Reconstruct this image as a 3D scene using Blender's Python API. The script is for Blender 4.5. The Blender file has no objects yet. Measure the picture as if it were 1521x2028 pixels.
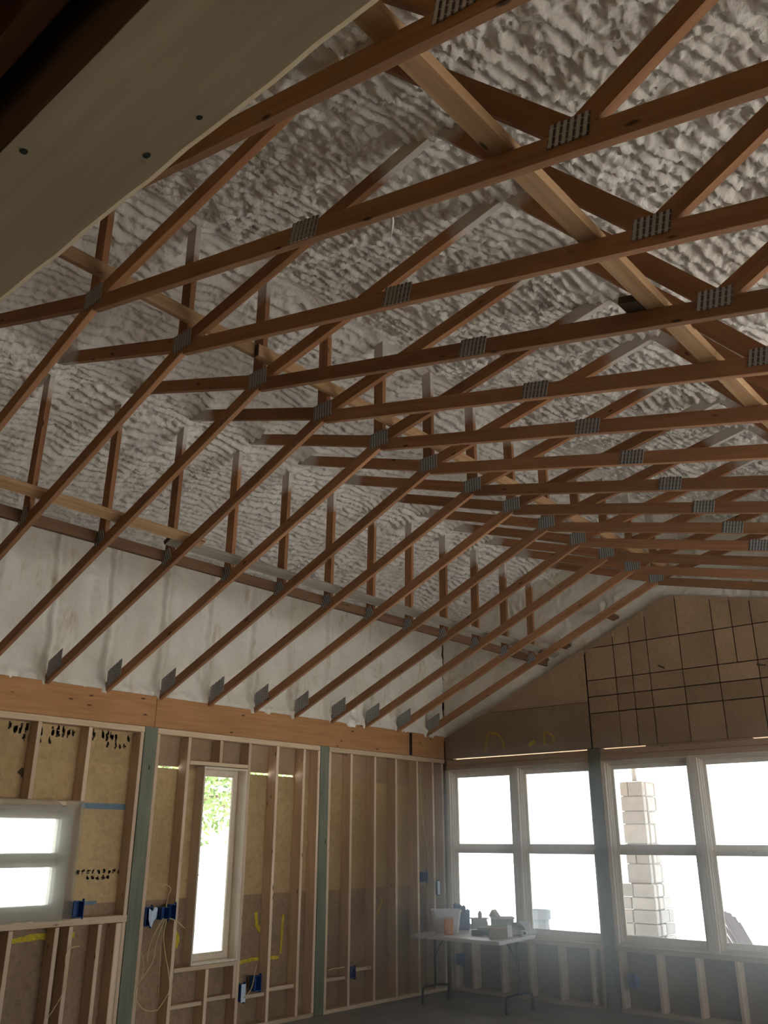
import bpy, bmesh, math, random
import numpy as np
from mathutils import Vector, Matrix, Quaternion
random.seed(7)
C = bpy.context.scene.collection
SC = bpy.context.scene

# ------------------------------------------------------------------ camera
EYE = 1.745
cam_d = bpy.data.cameras.new('camera')
cam = bpy.data.objects.new('camera', cam_d); C.objects.link(cam); SC.camera = cam
cam_d.sensor_fit = 'VERTICAL'; cam_d.sensor_height = 24.0
cam_d.lens = 24.0 * 1703.5 / 2028.0
cam_d.clip_start = 0.02; cam_d.clip_end = 500
yaw, pitch, roll = math.radians(-41.12), math.radians(20.906), math.radians(0.08)
fw = Vector((math.sin(yaw)*math.cos(pitch), math.cos(yaw)*math.cos(pitch), math.sin(pitch)))
rt = Vector((math.cos(yaw), -math.sin(yaw), 0)); up = rt.cross(fw)
r2 = rt*math.cos(roll) + up*math.sin(roll); u2 = -rt*math.sin(roll) + up*math.cos(roll)
cam.matrix_world = Matrix(((r2.x, u2.x, -fw.x, 0), (r2.y, u2.y, -fw.y, 0), (r2.z, u2.z, -fw.z, EYE), (0, 0, 0, 1)))

# ------------------------------------------------------------------ sky and exposure
world = bpy.data.worlds.new('sky'); SC.world = world; world.use_nodes = True
bg = world.node_tree.nodes['Background']
bg.inputs['Color'].default_value = (0.90, 0.96, 1.0, 1); bg.inputs['Strength'].default_value = 1.3
SC.view_settings.view_transform = 'Standard'; SC.view_settings.look = 'None'
SC.view_settings.gamma = 1.0; SC.view_settings.use_curve_mapping = False
SC.view_settings.exposure = 1.92
sun_l = bpy.data.lights.new('sun', 'SUN'); sun_l.energy = 8.5; sun_l.angle = math.radians(1.0); sun_l.color = (1.0, 0.97, 0.93)
sun = bpy.data.objects.new('sun', sun_l); C.objects.link(sun)
sun.rotation_euler = Vector((-0.35, 0.40, -0.85)).to_track_quat('-Z', 'Y').to_euler()
SC.cycles.use_denoising = True
SC.cycles.max_bounces = 14; SC.cycles.diffuse_bounces = 7; SC.cycles.transparent_max_bounces = 12
SC.cycles.sample_clamp_indirect = 6.0
def portal(loc, rot, sx, sy):
    l = bpy.data.lights.new('window_portal', 'AREA'); l.shape = 'RECTANGLE'; l.size = sx; l.size_y = sy
    l.cycles.is_portal = True
    o = bpy.data.objects.new('window_portal', l); C.objects.link(o); o.location = loc; o.rotation_euler = rot
R90 = math.pi/2
for x0, x1 in ((-7.34, -5.25), (-5.03, -2.88), (-2.68, -0.53)):
    portal(((x0+x1)/2, 9.95, 1.65), (-R90, 0, 0), x1-x0, 2.0)      # faces -Y
portal((-7.6, 5.98, 1.55), (0, -R90, 0), 1.75, 0.5)                 # faces +X
portal((-7.6, 3.85, 1.6), (0, -R90, 0), 0.9, 1.1)
for y0, y1, zo in ((2.3, 3.9, 0.9), (4.3, 6.7, 0.05), (6.95, 9.4, 0.05)):
    portal((2.72, (y0+y1)/2, (zo+2.6)/2), (0, R90, 0), 2.6-zo, y1-y0)       # faces -X

# ------------------------------------------------------------------ materials
def new_mat(name):
    m = bpy.data.materials.new(name); m.use_nodes = True
    nt = m.node_tree; b = nt.nodes['Principled BSDF']
    return m, nt, b
def node(nt, typ, **kw):
    n = nt.nodes.new(typ)
    for k, v in kw.items():
        if k.startswith('i_'): n.inputs[k[2:]].default_value = v
        else: setattr(n, k, v)
    return n
def ramp(nt, fac, stops):
    r = nt.nodes.new('ShaderNodeValToRGB'); e = r.color_ramp.elements
    while len(e) < len(stops): e.new(0.5)
    for el, (p, c) in zip(e, stops):
        el.position = p; el.color = (*c, 1) if len(c) == 3 else c
    nt.links.new(fac, r.inputs[0]); return r
def mixc(nt, fac, a, b, mode='MIX'):
    m = nt.nodes.new('ShaderNodeMix'); m.data_type = 'RGBA'; m.blend_type = mode
    for s, v in ((0, fac), (6, a), (7, b)):
        if hasattr(v, 'node'): nt.links.new(v, m.inputs[s])
        else: m.inputs[s].default_value = v if s == 0 else ((*v, 1) if len(v) == 3 else v)
    return m.outputs[2]
def objcoord(nt, scale, jitter=True):
    tc = nt.nodes.new('ShaderNodeTexCoord')
    src = tc.outputs['Object']
    if jitter:
        oi = nt.nodes.new('ShaderNodeObjectInfo')
        ml = node(nt, 'ShaderNodeVectorMath', operation='MULTIPLY'); ml.inputs[1].default_value = (37.1, 17.3, 11.9)
        nt.links.new(oi.outputs['Random'], ml.inputs[0])
        ad = node(nt, 'ShaderNodeVectorMath', operation='ADD')
        nt.links.new(src, ad.inputs[0]); nt.links.new(ml.outputs[0], ad.inputs[1]); src = ad.outputs[0]
    mp = nt.nodes.new('ShaderNodeMapping'); mp.inputs['Scale'].default_value = scale
    nt.links.new(src, mp.inputs['Vector']); return mp.outputs[0]
def vary(nt, col, amt=0.25, sat=0.1):
    oi = nt.nodes.new('ShaderNodeObjectInfo')
    mr = node(nt, 'ShaderNodeMapRange'); mr.inputs['To Min'].default_value = 1-amt; mr.inputs['To Max'].default_value = 1+amt
    nt.links.new(oi.outputs['Random'], mr.inputs['Value'])
    hs = nt.nodes.new('ShaderNodeHueSaturation'); nt.links.new(mr.outputs[0], hs.inputs['Value']); nt.links.new(col, hs.inputs['Color'])
    return hs.outputs[0]
def bump(nt, b, h, strength=0.3, dist=0.01):
    bp = node(nt, 'ShaderNodeBump'); bp.inputs['Strength'].default_value = strength; bp.inputs['Distance'].default_value = dist
    nt.links.new(h, bp.inputs['Height']); nt.links.new(bp.outputs[0], b.inputs['Normal'])
def noise(nt, vec, scale, detail=4, rough=0.55):
    n = node(nt, 'ShaderNodeTexNoise'); n.inputs['Scale'].default_value = scale; n.inputs['Detail'].default_value = detail; n.inputs['Roughness'].default_value = rough
    nt.links.new(vec, n.inputs['Vector']); return n

FOAM_COL = (0.56, 0.52, 0.47)
def wood(name, light, dark, knots=True, spray=False, var=0.22, axis=0, rough=0.72):
    m, nt, b = new_mat(name)
    s = [28, 28, 28]; s[axis] = 1.6
    v = objcoord(nt, tuple(s))
    n = noise(nt, v, 1.0, 6, 0.6)
    col = ramp(nt, n.outputs[0], [(0.30, dark), (0.68, light)]).outputs[0]
    n2 = noise(nt, objcoord(nt, (1.5, 1.5, 1.5)), 1.0, 2)
    col = mixc(nt, 0.5, col, ramp(nt, n2.outputs[0], [(0.3, (0.72, 0.70, 0.68)), (0.7, (1.0, 1.0, 1.0))]).outputs[0], 'MULTIPLY')
    if knots:
        ks = [10, 10, 10]; ks[axis] = 3.2
        vo = node(nt, 'ShaderNodeTexVoronoi'); vo.inputs['Scale'].default_value = 1.0
        nt.links.new(objcoord(nt, tuple(ks)), vo.inputs['Vector'])
        k = ramp(nt, vo.outputs['Distance'], [(0.05, (1, 1, 1)), (0.11, (0, 0, 0))]).outputs[0]
        col = mixc(nt, k, col, tuple(c*0.22 for c in dark))
    col = vary(nt, col, var)
    if spray:
        at = node(nt, 'ShaderNodeAttribute', attribute_name='spray')
        n3 = noise(nt, objcoord(nt, (14, 14, 14)), 1.0, 4)
        ad = node(nt, 'ShaderNodeMath', operation='MULTIPLY_ADD'); ad.inputs[1].default_value = 0.45
        nt.links.new(n3.outputs[0], ad.inputs[0]); nt.links.new(at.outputs['Fac'], ad.inputs[2])
        f = ramp(nt, ad.outputs[0], [(0.62, (0, 0, 0)), (0.95, (1, 1, 1))]).outputs[0]
        col = mixc(nt, f, col, FOAM_COL)
    nt.links.new(col, b.inputs['Base Color']); b.inputs['Roughness'].default_value = rough
    b.inputs['Specular IOR Level'].default_value = 0.25
    bump(nt, b, n.outputs[0], 0.25, 0.003)
    return m
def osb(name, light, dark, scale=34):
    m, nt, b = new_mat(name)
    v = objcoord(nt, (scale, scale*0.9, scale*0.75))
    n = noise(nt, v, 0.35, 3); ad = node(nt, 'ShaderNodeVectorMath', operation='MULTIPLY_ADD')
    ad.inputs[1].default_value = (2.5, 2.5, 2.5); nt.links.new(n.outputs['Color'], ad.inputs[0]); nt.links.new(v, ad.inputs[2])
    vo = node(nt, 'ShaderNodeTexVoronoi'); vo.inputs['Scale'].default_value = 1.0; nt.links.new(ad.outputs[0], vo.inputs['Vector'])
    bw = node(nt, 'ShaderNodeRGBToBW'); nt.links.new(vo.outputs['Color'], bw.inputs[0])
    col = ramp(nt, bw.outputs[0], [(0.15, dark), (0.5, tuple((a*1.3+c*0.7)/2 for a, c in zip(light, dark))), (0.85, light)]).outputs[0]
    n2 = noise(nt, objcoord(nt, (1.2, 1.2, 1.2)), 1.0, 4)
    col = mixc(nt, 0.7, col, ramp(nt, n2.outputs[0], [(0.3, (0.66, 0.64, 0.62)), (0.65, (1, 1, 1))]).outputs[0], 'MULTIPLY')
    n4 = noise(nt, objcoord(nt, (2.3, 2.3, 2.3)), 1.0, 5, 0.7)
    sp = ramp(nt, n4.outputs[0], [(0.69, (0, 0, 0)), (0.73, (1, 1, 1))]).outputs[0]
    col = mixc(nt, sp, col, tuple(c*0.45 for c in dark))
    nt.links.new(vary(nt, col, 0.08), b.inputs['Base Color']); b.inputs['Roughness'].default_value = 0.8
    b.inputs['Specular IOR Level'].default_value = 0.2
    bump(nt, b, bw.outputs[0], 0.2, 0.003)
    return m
def plain(name, col, rough=0.6, metal=0.0, var=0.0, nz=0.0, nscale=12, spec=0.35):
    m, nt, b = new_mat(name)
    b.inputs['Roughness'].default_value = rough; b.inputs['Metallic'].default_value = metal
    b.inputs['Specular IOR Level'].default_value = spec
    n = noise(nt, objcoord(nt, (nscale,)*3), 1.0, 4)
    a = max(nz, 0.06)
    c = ramp(nt, n.outputs[0], [(0.3, tuple(max(0, x*(1-a)) for x in col)), (0.7, tuple(min(1, x*(1+a)) for x in col))]).outputs[0]
    if var: c = vary(nt, c, var)
    nt.links.new(c, b.inputs['Base Color'])
    return m
def foam(name, base, yellow, fine=True, stain=False):
    m, nt, b = new_mat(name)
    v = objcoord(nt, (1, 1, 1), False)
    n = noise(nt, v, 1.3, 5, 0.6)
    col = ramp(nt, n.outputs[0], [(0.33, yellow), (0.62, base)]).outputs[0]
    n2 = noise(nt, v, 55, 5, 0.65)
    if stain:
        ns = noise(nt, objcoord(nt, (1, 3.4, 0.8), False), 2.2, 6, 0.7)
        col = mixc(nt, ramp(nt, ns.outputs[0], [(0.56, (0, 0, 0)), (0.74, (1, 1, 1))]).outputs[0], col, (0.55, 0.46, 0.32))
    nt.links.new(col, b.inputs['Base Color']); b.inputs['Roughness'].default_value = 0.85
    b.inputs['Specular IOR Level'].default_value = 0.2
    bump(nt, b, n2.outputs[0], 0.5 if fine else 0.25, 0.012)
    return m
def plate_metal(name, pitch=0.0254):
    m, nt, b = new_mat(name)
    v = objcoord(nt, (1, 1, 1), False)
    sx = node(nt, 'ShaderNodeSeparateXYZ'); nt.links.new(v, sx.inputs[0])
    def saw(sock, p, off=0.0):
        a = node(nt, 'ShaderNodeMath', operation='MULTIPLY_ADD'); a.inputs[1].default_value = 1/p; a.inputs[2].default_value = off
        nt.links.new(sock, a.inputs[0]); f = node(nt, 'ShaderNodeMath', operation='FRACT'); nt.links.new(a.outputs[0], f.inputs[0]); return f.outputs[0]
    fx = saw(sx.outputs['X'], pitch, 0.25); fz = saw(sx.outputs['Z'], 0.03)
    cx = node(nt, 'ShaderNodeMath', operation='LESS_THAN'); cx.inputs[1].default_value = 0.40; nt.links.new(fx, cx.inputs[0])
    cz = node(nt, 'ShaderNodeMath', operation='LESS_THAN'); cz.inputs[1].default_value = 0.88; nt.links.new(fz, cz.inputs[0])
    mu = node(nt, 'ShaderNodeMath', operation='MULTIPLY'); nt.links.new(cx.outputs[0], mu.inputs[0]); nt.links.new(cz.outputs[0], mu.inputs[1])
    col = mixc(nt, mu.outputs[0], (0.40, 0.41, 0.42), (0.11, 0.10, 0.095))
    nt.links.new(col, b.inputs['Base Color']); b.inputs['Metallic'].default_value = 0.35; b.inputs['Roughness'].default_value = 0.5
    return m

M_TRUSS = wood('truss_lumber', (0.39, 0.205, 0.110), (0.29, 0.145, 0.075))
M_WEB = wood('truss_web_lumber', (0.37, 0.185, 0.090), (0.27, 0.125, 0.060), spray=True)
M_BRACE = wood('brace_lumber', (0.50, 0.32, 0.18), (0.37, 0.22, 0.11))
M_BRACE_DARK = wood('dark_brace_lumber', (0.22, 0.125, 0.07), (0.15, 0.08, 0.045))
M_BRACE_GREY = wood('weathered_brace_lumber', (0.40, 0.36, 0.31), (0.28, 0.24, 0.20))
M_DARKWOOD = wood('dark_block_lumber', (0.10, 0.075, 0.05), (0.06, 0.045, 0.03))
M_STUD = wood('stud_lumber', (0.75, 0.59, 0.43), (0.63, 0.46, 0.31), axis=2, var=0.18)
M_STUDH = wood('plate_lumber', (0.70, 0.55, 0.39), (0.58, 0.43, 0.28), axis=1, var=0.12)
M_STUDX = wood('sill_lumber', (0.60, 0.45, 0.31), (0.48, 0.34, 0.22), axis=0, var=0.12)
M_BEAM = wood('beam_lumber', (0.52, 0.27, 0.12), (0.40, 0.19, 0.08), axis=1, var=0.05)
M_POST = wood('treated_post_lumber', (0.215, 0.225, 0.165), (0.145, 0.155, 0.115), axis=2, var=0.08)
M_PLY = wood('header_plywood', (0.41, 0.325, 0.21), (0.33, 0.255, 0.155), knots=False, var=0.0)
M_FRAME = wood('window_frame_wood', (0.78, 0.68, 0.55), (0.68, 0.57, 0.44), knots=False, axis=2, var=0.06)
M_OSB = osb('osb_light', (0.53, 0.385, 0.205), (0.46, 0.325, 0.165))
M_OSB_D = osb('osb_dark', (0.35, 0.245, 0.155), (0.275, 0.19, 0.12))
M_OSB_G = osb('osb_gable', (0.41, 0.29, 0.185), (0.36, 0.25, 0.16), 40)
M_OSB_GD = osb('osb_gable_dark', (0.35, 0.26, 0.17), (0.30, 0.22, 0.145), 40)
M_DARK = plain('dark_cavity', (0.035, 0.025, 0.018), 0.9)
M_FOAM = foam('roof_foam', (0.72, 0.69, 0.655), (0.67, 0.63, 0.57))
M_FOAMW = foam('wall_foam', (0.79, 0.76, 0.70), (0.72, 0.68, 0.58), False, True)
M_PLATE = plate_metal('truss_plate_metal')
M_CONC = plain('concrete_floor', (0.30, 0.29, 0.275), 0.7, nz=0.2, nscale=2.5)
M_STEEL = plain('dark_steel', (0.03, 0.03, 0.032), 0.45, 0.6)
M_BLUE = plain('blue_plastic', (0.02, 0.075, 0.26), 0.45, var=0.15)
M_BLUEL = plain('pale_blue_paper', (0.50, 0.60, 0.72), 0.7)
M_CABLE = plain('cable_sheath', (0.62, 0.50, 0.26), 0.55)
M_YELLOW = plain('yellow_marking', (0.55, 0.43, 0.03), 0.8, nz=0.3, nscale=30)
M_INK = plain('stamp_ink', (0.075, 0.055, 0.035), 0.9)
M_TAPE = plain('blue_tape', (0.13, 0.20, 0.27), 0.6)
M_WHITE = plain('white_plastic', (0.72, 0.73, 0.76), 0.5)
M_VINYL = plain('window_vinyl', (0.42, 0.40, 0.36), 0.5)
M_ORANGE = plain('orange_card', (0.62, 0.22, 0.03), 0.6)
M_CARD = plain('brown_cardboard', (0.30, 0.22, 0.14), 0.8, nz=0.15)
M_BEIGE = plain('beige_card', (0.50, 0.44, 0.36), 0.7)
M_GREEN = plain('dull_green_card', (0.16, 0.18, 0.10), 0.7)
M_BLACK = plain('black_plastic', (0.02, 0.022, 0.02), 0.5)
M_PAPER = plain('white_paper', (0.74, 0.74, 0.76), 0.75)
M_TABLE = plain('table_top_plastic', (0.62, 0.58, 0.58), 0.45)
M_STONE = plain('porch_stone', (0.56, 0.53, 0.53), 0.85, var=0.18, nz=0.12, nscale=9)
M_URN = plain('urn_stone', (0.30, 0.32, 0.37), 0.8)
M_MORTAR = plain('mortar', (0.44, 0.42, 0.41), 0.9)
M_PATIO = plain('patio_concrete', (0.56, 0.55, 0.52), 0.85, nz=0.06, nscale=1.0)
M_CHAIR = plain('chair_plastic', (0.30, 0.25, 0.30), 0.55)
M_LEAF = plain('leaf_green', (0.17, 0.23, 0.075), 0.6, nz=0.3, nscale=3)
M_BARK = plain('bark', (0.16, 0.11, 0.07), 0.9, nz=0.3, nscale=14)
M_PORCH = wood('porch_wood', (0.62, 0.36, 0.18), (0.5, 0.27, 0.12), axis=1, var=0.1)
M_ROOF = plain('roof_deck', (0.25, 0.18, 0.12), 0.9)
def glass_mat(name, tint):
    m, nt, b = new_mat(name); nt.nodes.remove(b)
    tr = node(nt, 'ShaderNodeBsdfTransparent'); tr.inputs[0].default_value = (*tint, 1)
    gl = node(nt, 'ShaderNodeBsdfGlossy'); gl.inputs['Roughness'].default_value = 0.02
    fr = node(nt, 'ShaderNodeFresnel'); fr.inputs[0].default_value = 1.45
    mx = node(nt, 'ShaderNodeMixShader'); nt.links.new(fr.outputs[0], mx.inputs[0]); nt.links.new(tr.outputs[0], mx.inputs[1]); nt.links.new(gl.outputs[0], mx.inputs[2])
    nt.links.new(mx.outputs[0], nt.nodes['Material Output'].inputs[0]); return m
M_GLASS = glass_mat('window_glass', (0.93, 0.96, 0.95))
def film_mat():
    m, nt, b = new_mat('plastic_film'); nt.nodes.remove(b)
    rf = node(nt, 'ShaderNodeBsdfRefraction'); rf.inputs['IOR'].default_value = 1.06; rf.inputs['Roughness'].default_value = 0.30
    rf.inputs['Color'].default_value = (0.98, 0.97, 0.93, 1)
    tl = node(nt, 'ShaderNodeBsdfTranslucent'); tl.inputs[0].default_value = (0.50, 0.48, 0.43, 1)
    df = node(nt, 'ShaderNodeBsdfDiffuse'); df.inputs[0].default_value = (0.52, 0.50, 0.44, 1)
    m1 = node(nt, 'ShaderNodeMixShader'); m1.inputs[0].default_value = 0.5; nt.links.new(tl.outputs[0], m1.inputs[1]); nt.links.new(df.outputs[0], m1.inputs[2])
    m2 = node(nt, 'ShaderNodeMixShader'); m2.inputs[0].default_value = 0.35; nt.links.new(rf.outputs[0], m2.inputs[1]); nt.links.new(m1.outputs[0], m2.inputs[2])
    nt.links.new(m2.outputs[0], nt.nodes['Material Output'].inputs[0]); return m
M_FILM = film_mat()

# ------------------------------------------------------------------ builders
def link(name, me, mat, parent=None):
    o = bpy.data.objects.new(name, me); C.objects.link(o)
    if mat is not None and not me.materials: me.materials.append(mat)
    if parent is not None: o.parent = parent
    return o
def empty(name, loc=(0, 0, 0), label=None, cat=None, group=None, kind=None, rotz=0.0):
    o = bpy.data.objects.new(name, None); C.objects.link(o); o.location = loc; o.rotation_euler = (0, 0, rotz)
    o.empty_display_size = 0.1
    tag(o, label, cat, group, kind); return o
def tag(o, label=None, cat=None, group=None, kind=None):
    for k, v in (('label', label), ('category', cat), ('group', group), ('kind', kind)):
        if v: o[k] = v
    return o
_cache = {}
def box_mesh(sx, sy, sz, bev, mat):
    key = (round(sx, 3), round(sy, 3), round(sz, 3), bev, mat.name)
    if key in _cache: return _cache[key]
    bm = bmesh.new(); bmesh.ops.create_cube(bm, size=1.0)
    for v in bm.verts: v.co = Vector((v.co.x*key[0], v.co.y*key[1], v.co.z*key[2]))
    if bev > 0: bmesh.ops.bevel(bm, geom=list(bm.edges), offset=min(bev, 0.3*min(key[:3])), segments=1, affect='EDGES')
    me = bpy.data.meshes.new(mat.name + '_block'); bm.to_mesh(me); bm.free(); me.materials.append(mat)
    _cache[key] = me; return me
def box(name, lo, hi, mat, parent=None, bev=0.003):
    """box between two world corners; parent is an Empty without rotation"""
    me = box_mesh(abs(hi[0]-lo[0]), abs(hi[1]-lo[1]), abs(hi[2]-lo[2]), bev, mat)
    o = link(name, me, mat, parent)
    c = Vector([(a+b)/2 for a, b in zip(lo, hi)])
    if parent is not None: c = parent.matrix_basis.inverted() @ c
    o.location = c; return o
def stick(name, a, b, w, t, mat, parent=None, wdir=None, spray=0.0):
    """a rectangular member along a-b; t = thickness across, w = width along wdir"""
    a, b = Vector(a), Vector(b); d = b-a; L = d.length; x = d.normalized()
    z = (Vector(wdir) if wdir is not None else Vector((0, 0, 1))); z = (z - x*z.dot(x)).normalized(); y = z.cross(x)
    if spray > 0:
        key = ('spray', round(L, 2), w, t, round(spray, 2))
        me = _cache.get(key)
        if me is None:
            L = key[1]; bm = bmesh.new()
            n = 14; xs = [-L/2 + L*i/n for i in range(n+1)]; rings = []
            for xx in xs: rings.append([bm.verts.new((xx, sy*t/2, sz*w/2)) for sy, sz in ((-1, -1), (1, -1), (1, 1), (-1, 1))])
            for r, s in zip(rings, rings[1:]):
                for i in range(4): bm.faces.new((r[i], r[(i+1) % 4], s[(i+1) % 4], s[i]))
            bm.faces.new(rings[0][::-1]); bm.faces.new(rings[-1])
            bmesh.ops.recalc_face_normals(bm, faces=bm.faces)
            me = bpy.data.meshes.new('web'); bm.to_mesh(me); bm.free()
            at = me.attributes.new('spray', 'FLOAT', 'POINT')
            for i, v in enumerate(me.vertices):
                dist = L/2 - v.co.x
                at.data[i].value = max(0.0, min(1.0, 1.0 - (dist-spray+0.18)/0.36))
            me.materials.append(mat); _cache[key] = me
    else:
        me = box_mesh(L, t, w, 0.003, mat)
    o = link(name, me, mat, parent)
    mat4 = Matrix(((x.x, y.x, z.x, 0), (x.y, y.y, z.y, 0), (x.z, y.z, z.z, 0), (0, 0, 0, 1)))
    mw = Matrix.Translation((a+b)/2) @ mat4
    if parent is not None: mw = parent.matrix_basis.inverted() @ mw
    o.matrix_basis = mw; return o
def prism(name, pts, y0, y1, mat, parent=None, bev=0.0):
    """polygon in XZ extruded along Y"""
    bm = bmesh.new()
    cx = sum(p[0] for p in pts)/len(pts); cz = sum(p[1] for p in pts)/len(pts)
    f = [bm.verts.new((p[0]-cx, 0, p[1]-cz)) for p in pts]; g = [bm.verts.new((p[0]-cx, y1-y0, p[1]-cz)) for p in pts]
    bm.faces.new(f); bm.faces.new(g[::-1]); n = len(pts)
    for i in range(n): bm.faces.new((f[i], g[i], g[(i+1) % n], f[(i+1) % n]))
    bmesh.ops.recalc_face_normals(bm, faces=bm.faces)
    if bev: bmesh.ops.bevel(bm, geom=list(bm.edges), offset=bev, segments=1, affect='EDGES')
    me = bpy.data.meshes.new(name); bm.to_mesh(me); bm.free()
    o = link(name, me, mat, parent); c = Vector((cx, y0, cz))
    o.location = parent.matrix_basis.inverted() @ c if parent is not None else c
    return o
def tube_mesh(pts, r, seg=6):
    bm = bmesh.new(); pts = [Vector(p) for p in pts]; rings = []
    for i, p in enumerate(pts):
        d = (pts[min(i+1, len(pts)-1)] - pts[max(i-1, 0)]).normalized()
        a = d.orthogonal().normalized() if i == 0 else (rings[-1][1] - d*rings[-1][1].dot(d)).normalized()
        b = d.cross(a); rr = r[i] if isinstance(r, (list, tuple)) else r
        rings.append(([bm.verts.new(p + (a*math.cos(2*math.pi*k/seg) + b*math.sin(2*math.pi*k/seg))*rr) for k in range(seg)], a))
    for (r0, _), (r1, _) in zip(rings, rings[1:]):
        for k in range(seg): bm.faces.new((r0[k], r0[(k+1) % seg], r1[(k+1) % seg], r1[k]))
    bm.faces.new(rings[0][0][::-1]); bm.faces.new(rings[-1][0])
    for f in bm.faces: f.smooth = True
    me = bpy.data.meshes.new('tube'); bm.to_mesh(me); bm.free(); return me
def smooth_path(pts, n=8):
    pts = [Vector(p) for p in pts]; out = []
    q = [pts[0]*2-pts[1]] + pts + [pts[-1]*2-pts[-2]]
    for i in range(1, len(q)-2):
        for k in range(n):
            t = k/n; p0, p1, p2, p3 = q[i-1:i+3]
            out.append(0.5*((2*p1) + (p2-p0)*t + (2*p0-5*p1+4*p2-p3)*t*t + (3*p1-p0-3*p2+p3)*t**3))
    return out + [pts[-1]]
def tube(name, pts, r, mat, parent=None, seg=6, smooth=0):
    if smooth:
        if isinstance(r, (list, tuple)): r = list(np.interp(np.linspace(0, len(pts)-1, (len(pts)-1)*smooth+1), range(len(pts)), r))
        pts = smooth_path(pts, smooth)
    if parent is not None:
        inv = parent.matrix_basis.inverted(); pts = [inv @ Vector(p) for p in pts]
        return link(name, tube_mesh(pts, r, seg), mat, parent)
    c = Vector(pts[0]); o = link(name, tube_mesh([Vector(p)-c for p in pts], r, seg), mat); o.location = c; return o

# ------------------------------------------------------------------ noise for the sprayed foam
_rng = np.random.RandomState(3); _perm = _rng.permutation(512); _perm = np.concatenate([_perm, _perm]); _grad = _rng.rand(512)*2*np.pi
_gx, _gy = np.cos(_grad), np.sin(_grad)
def perlin(x, y):
    xi = np.floor(x).astype(int); yi = np.floor(y).astype(int); xf = x-xi; yf = y-yi
    def g(ix, iy, dx, dy):
        h = _perm[(_perm[ix & 511] + iy) & 511]; return _gx[h]*dx + _gy[h]*dy
    u = xf*xf*xf*(xf*(xf*6-15)+10); v = yf*yf*yf*(yf*(yf*6-15)+10)
    a = g(xi, yi, xf, yf); b = g(xi+1, yi, xf-1, yf); c = g(xi, yi+1, xf, yf-1); d = g(xi+1, yi+1, xf-1, yf-1)
    return (a + u*(b-a)) + v*((c + u*(d-c)) - (a + u*(b-a)))
def billow(x, y, s): return np.abs(perlin(x/s + 13.7, y/s + 5.1))
def grid_mesh(name, P, mat, parent=None, flip=False):
    """P: (n, m, 3) array of points"""
    n, m = P.shape[:2]; me = bpy.data.meshes.new(name)
    idx = np.arange(n*m).reshape(n, m)
    q = np.stack([idx[:-1, :-1], idx[1:, :-1], idx[1:, 1:], idx[:-1, 1:]], -1).reshape(-1, 4)
    if flip: q = q[:, ::-1]
    me.vertices.add(n*m); me.vertices.foreach_set('co', P.reshape(-1).astype(np.float32))
    k = len(q); me.loops.add(k*4); me.loops.foreach_set('vertex_index', q.reshape(-1).astype(np.int32))
    me.polygons.add(k); me.polygons.foreach_set('loop_start', (np.arange(k)*4).astype(np.int32))
    me.polygons.foreach_set('loop_total', np.full(k, 4, np.int32)); me.polygons.foreach_set('use_smooth', np.ones(k, bool))
    me.update(); me.validate()
    return link(name, me, mat, parent)

# ------------------------------------------------------------------ measures of the room (floor at z = 0, camera at x = y = 0)
Z0 = EYE
XW, YG = -7.40, 9.75                     # stud faces of the long wall and of the gable wall
YT, SP = 1.4252, 0.6096                  # first truss in view, truss spacing
APEX, ZR = -3.95, 3.76 + Z0
def roof_z(x): return ZR - (0.26 if x < APEX else 0.25)*abs(x-APEX)
XR = 2.6
# truss nodes (x, z)
H = (-7.317, 1.39+Z0); B = (-5.68, 2.09+Z0); P = (-3.94, 2.84+Z0)
def rc(x): return 2.276+Z0 - 0.243*(x+1.68)      # axis of the right bottom chord
S = (-0.95, 2.12+Z0); RX = 2.45

# ------------------------------------------------------------------ floor and ground
fl = box('floor', (-7.6, -4.0, -0.12), (2.75, 9.95, 0.0), M_CONC, bev=0); tag(fl, kind='structure')
gr = box('patio_ground', (-60, -50, -0.40), (60, 70, -0.15), M_PATIO, bev=0); tag(gr, kind='structure')

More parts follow.
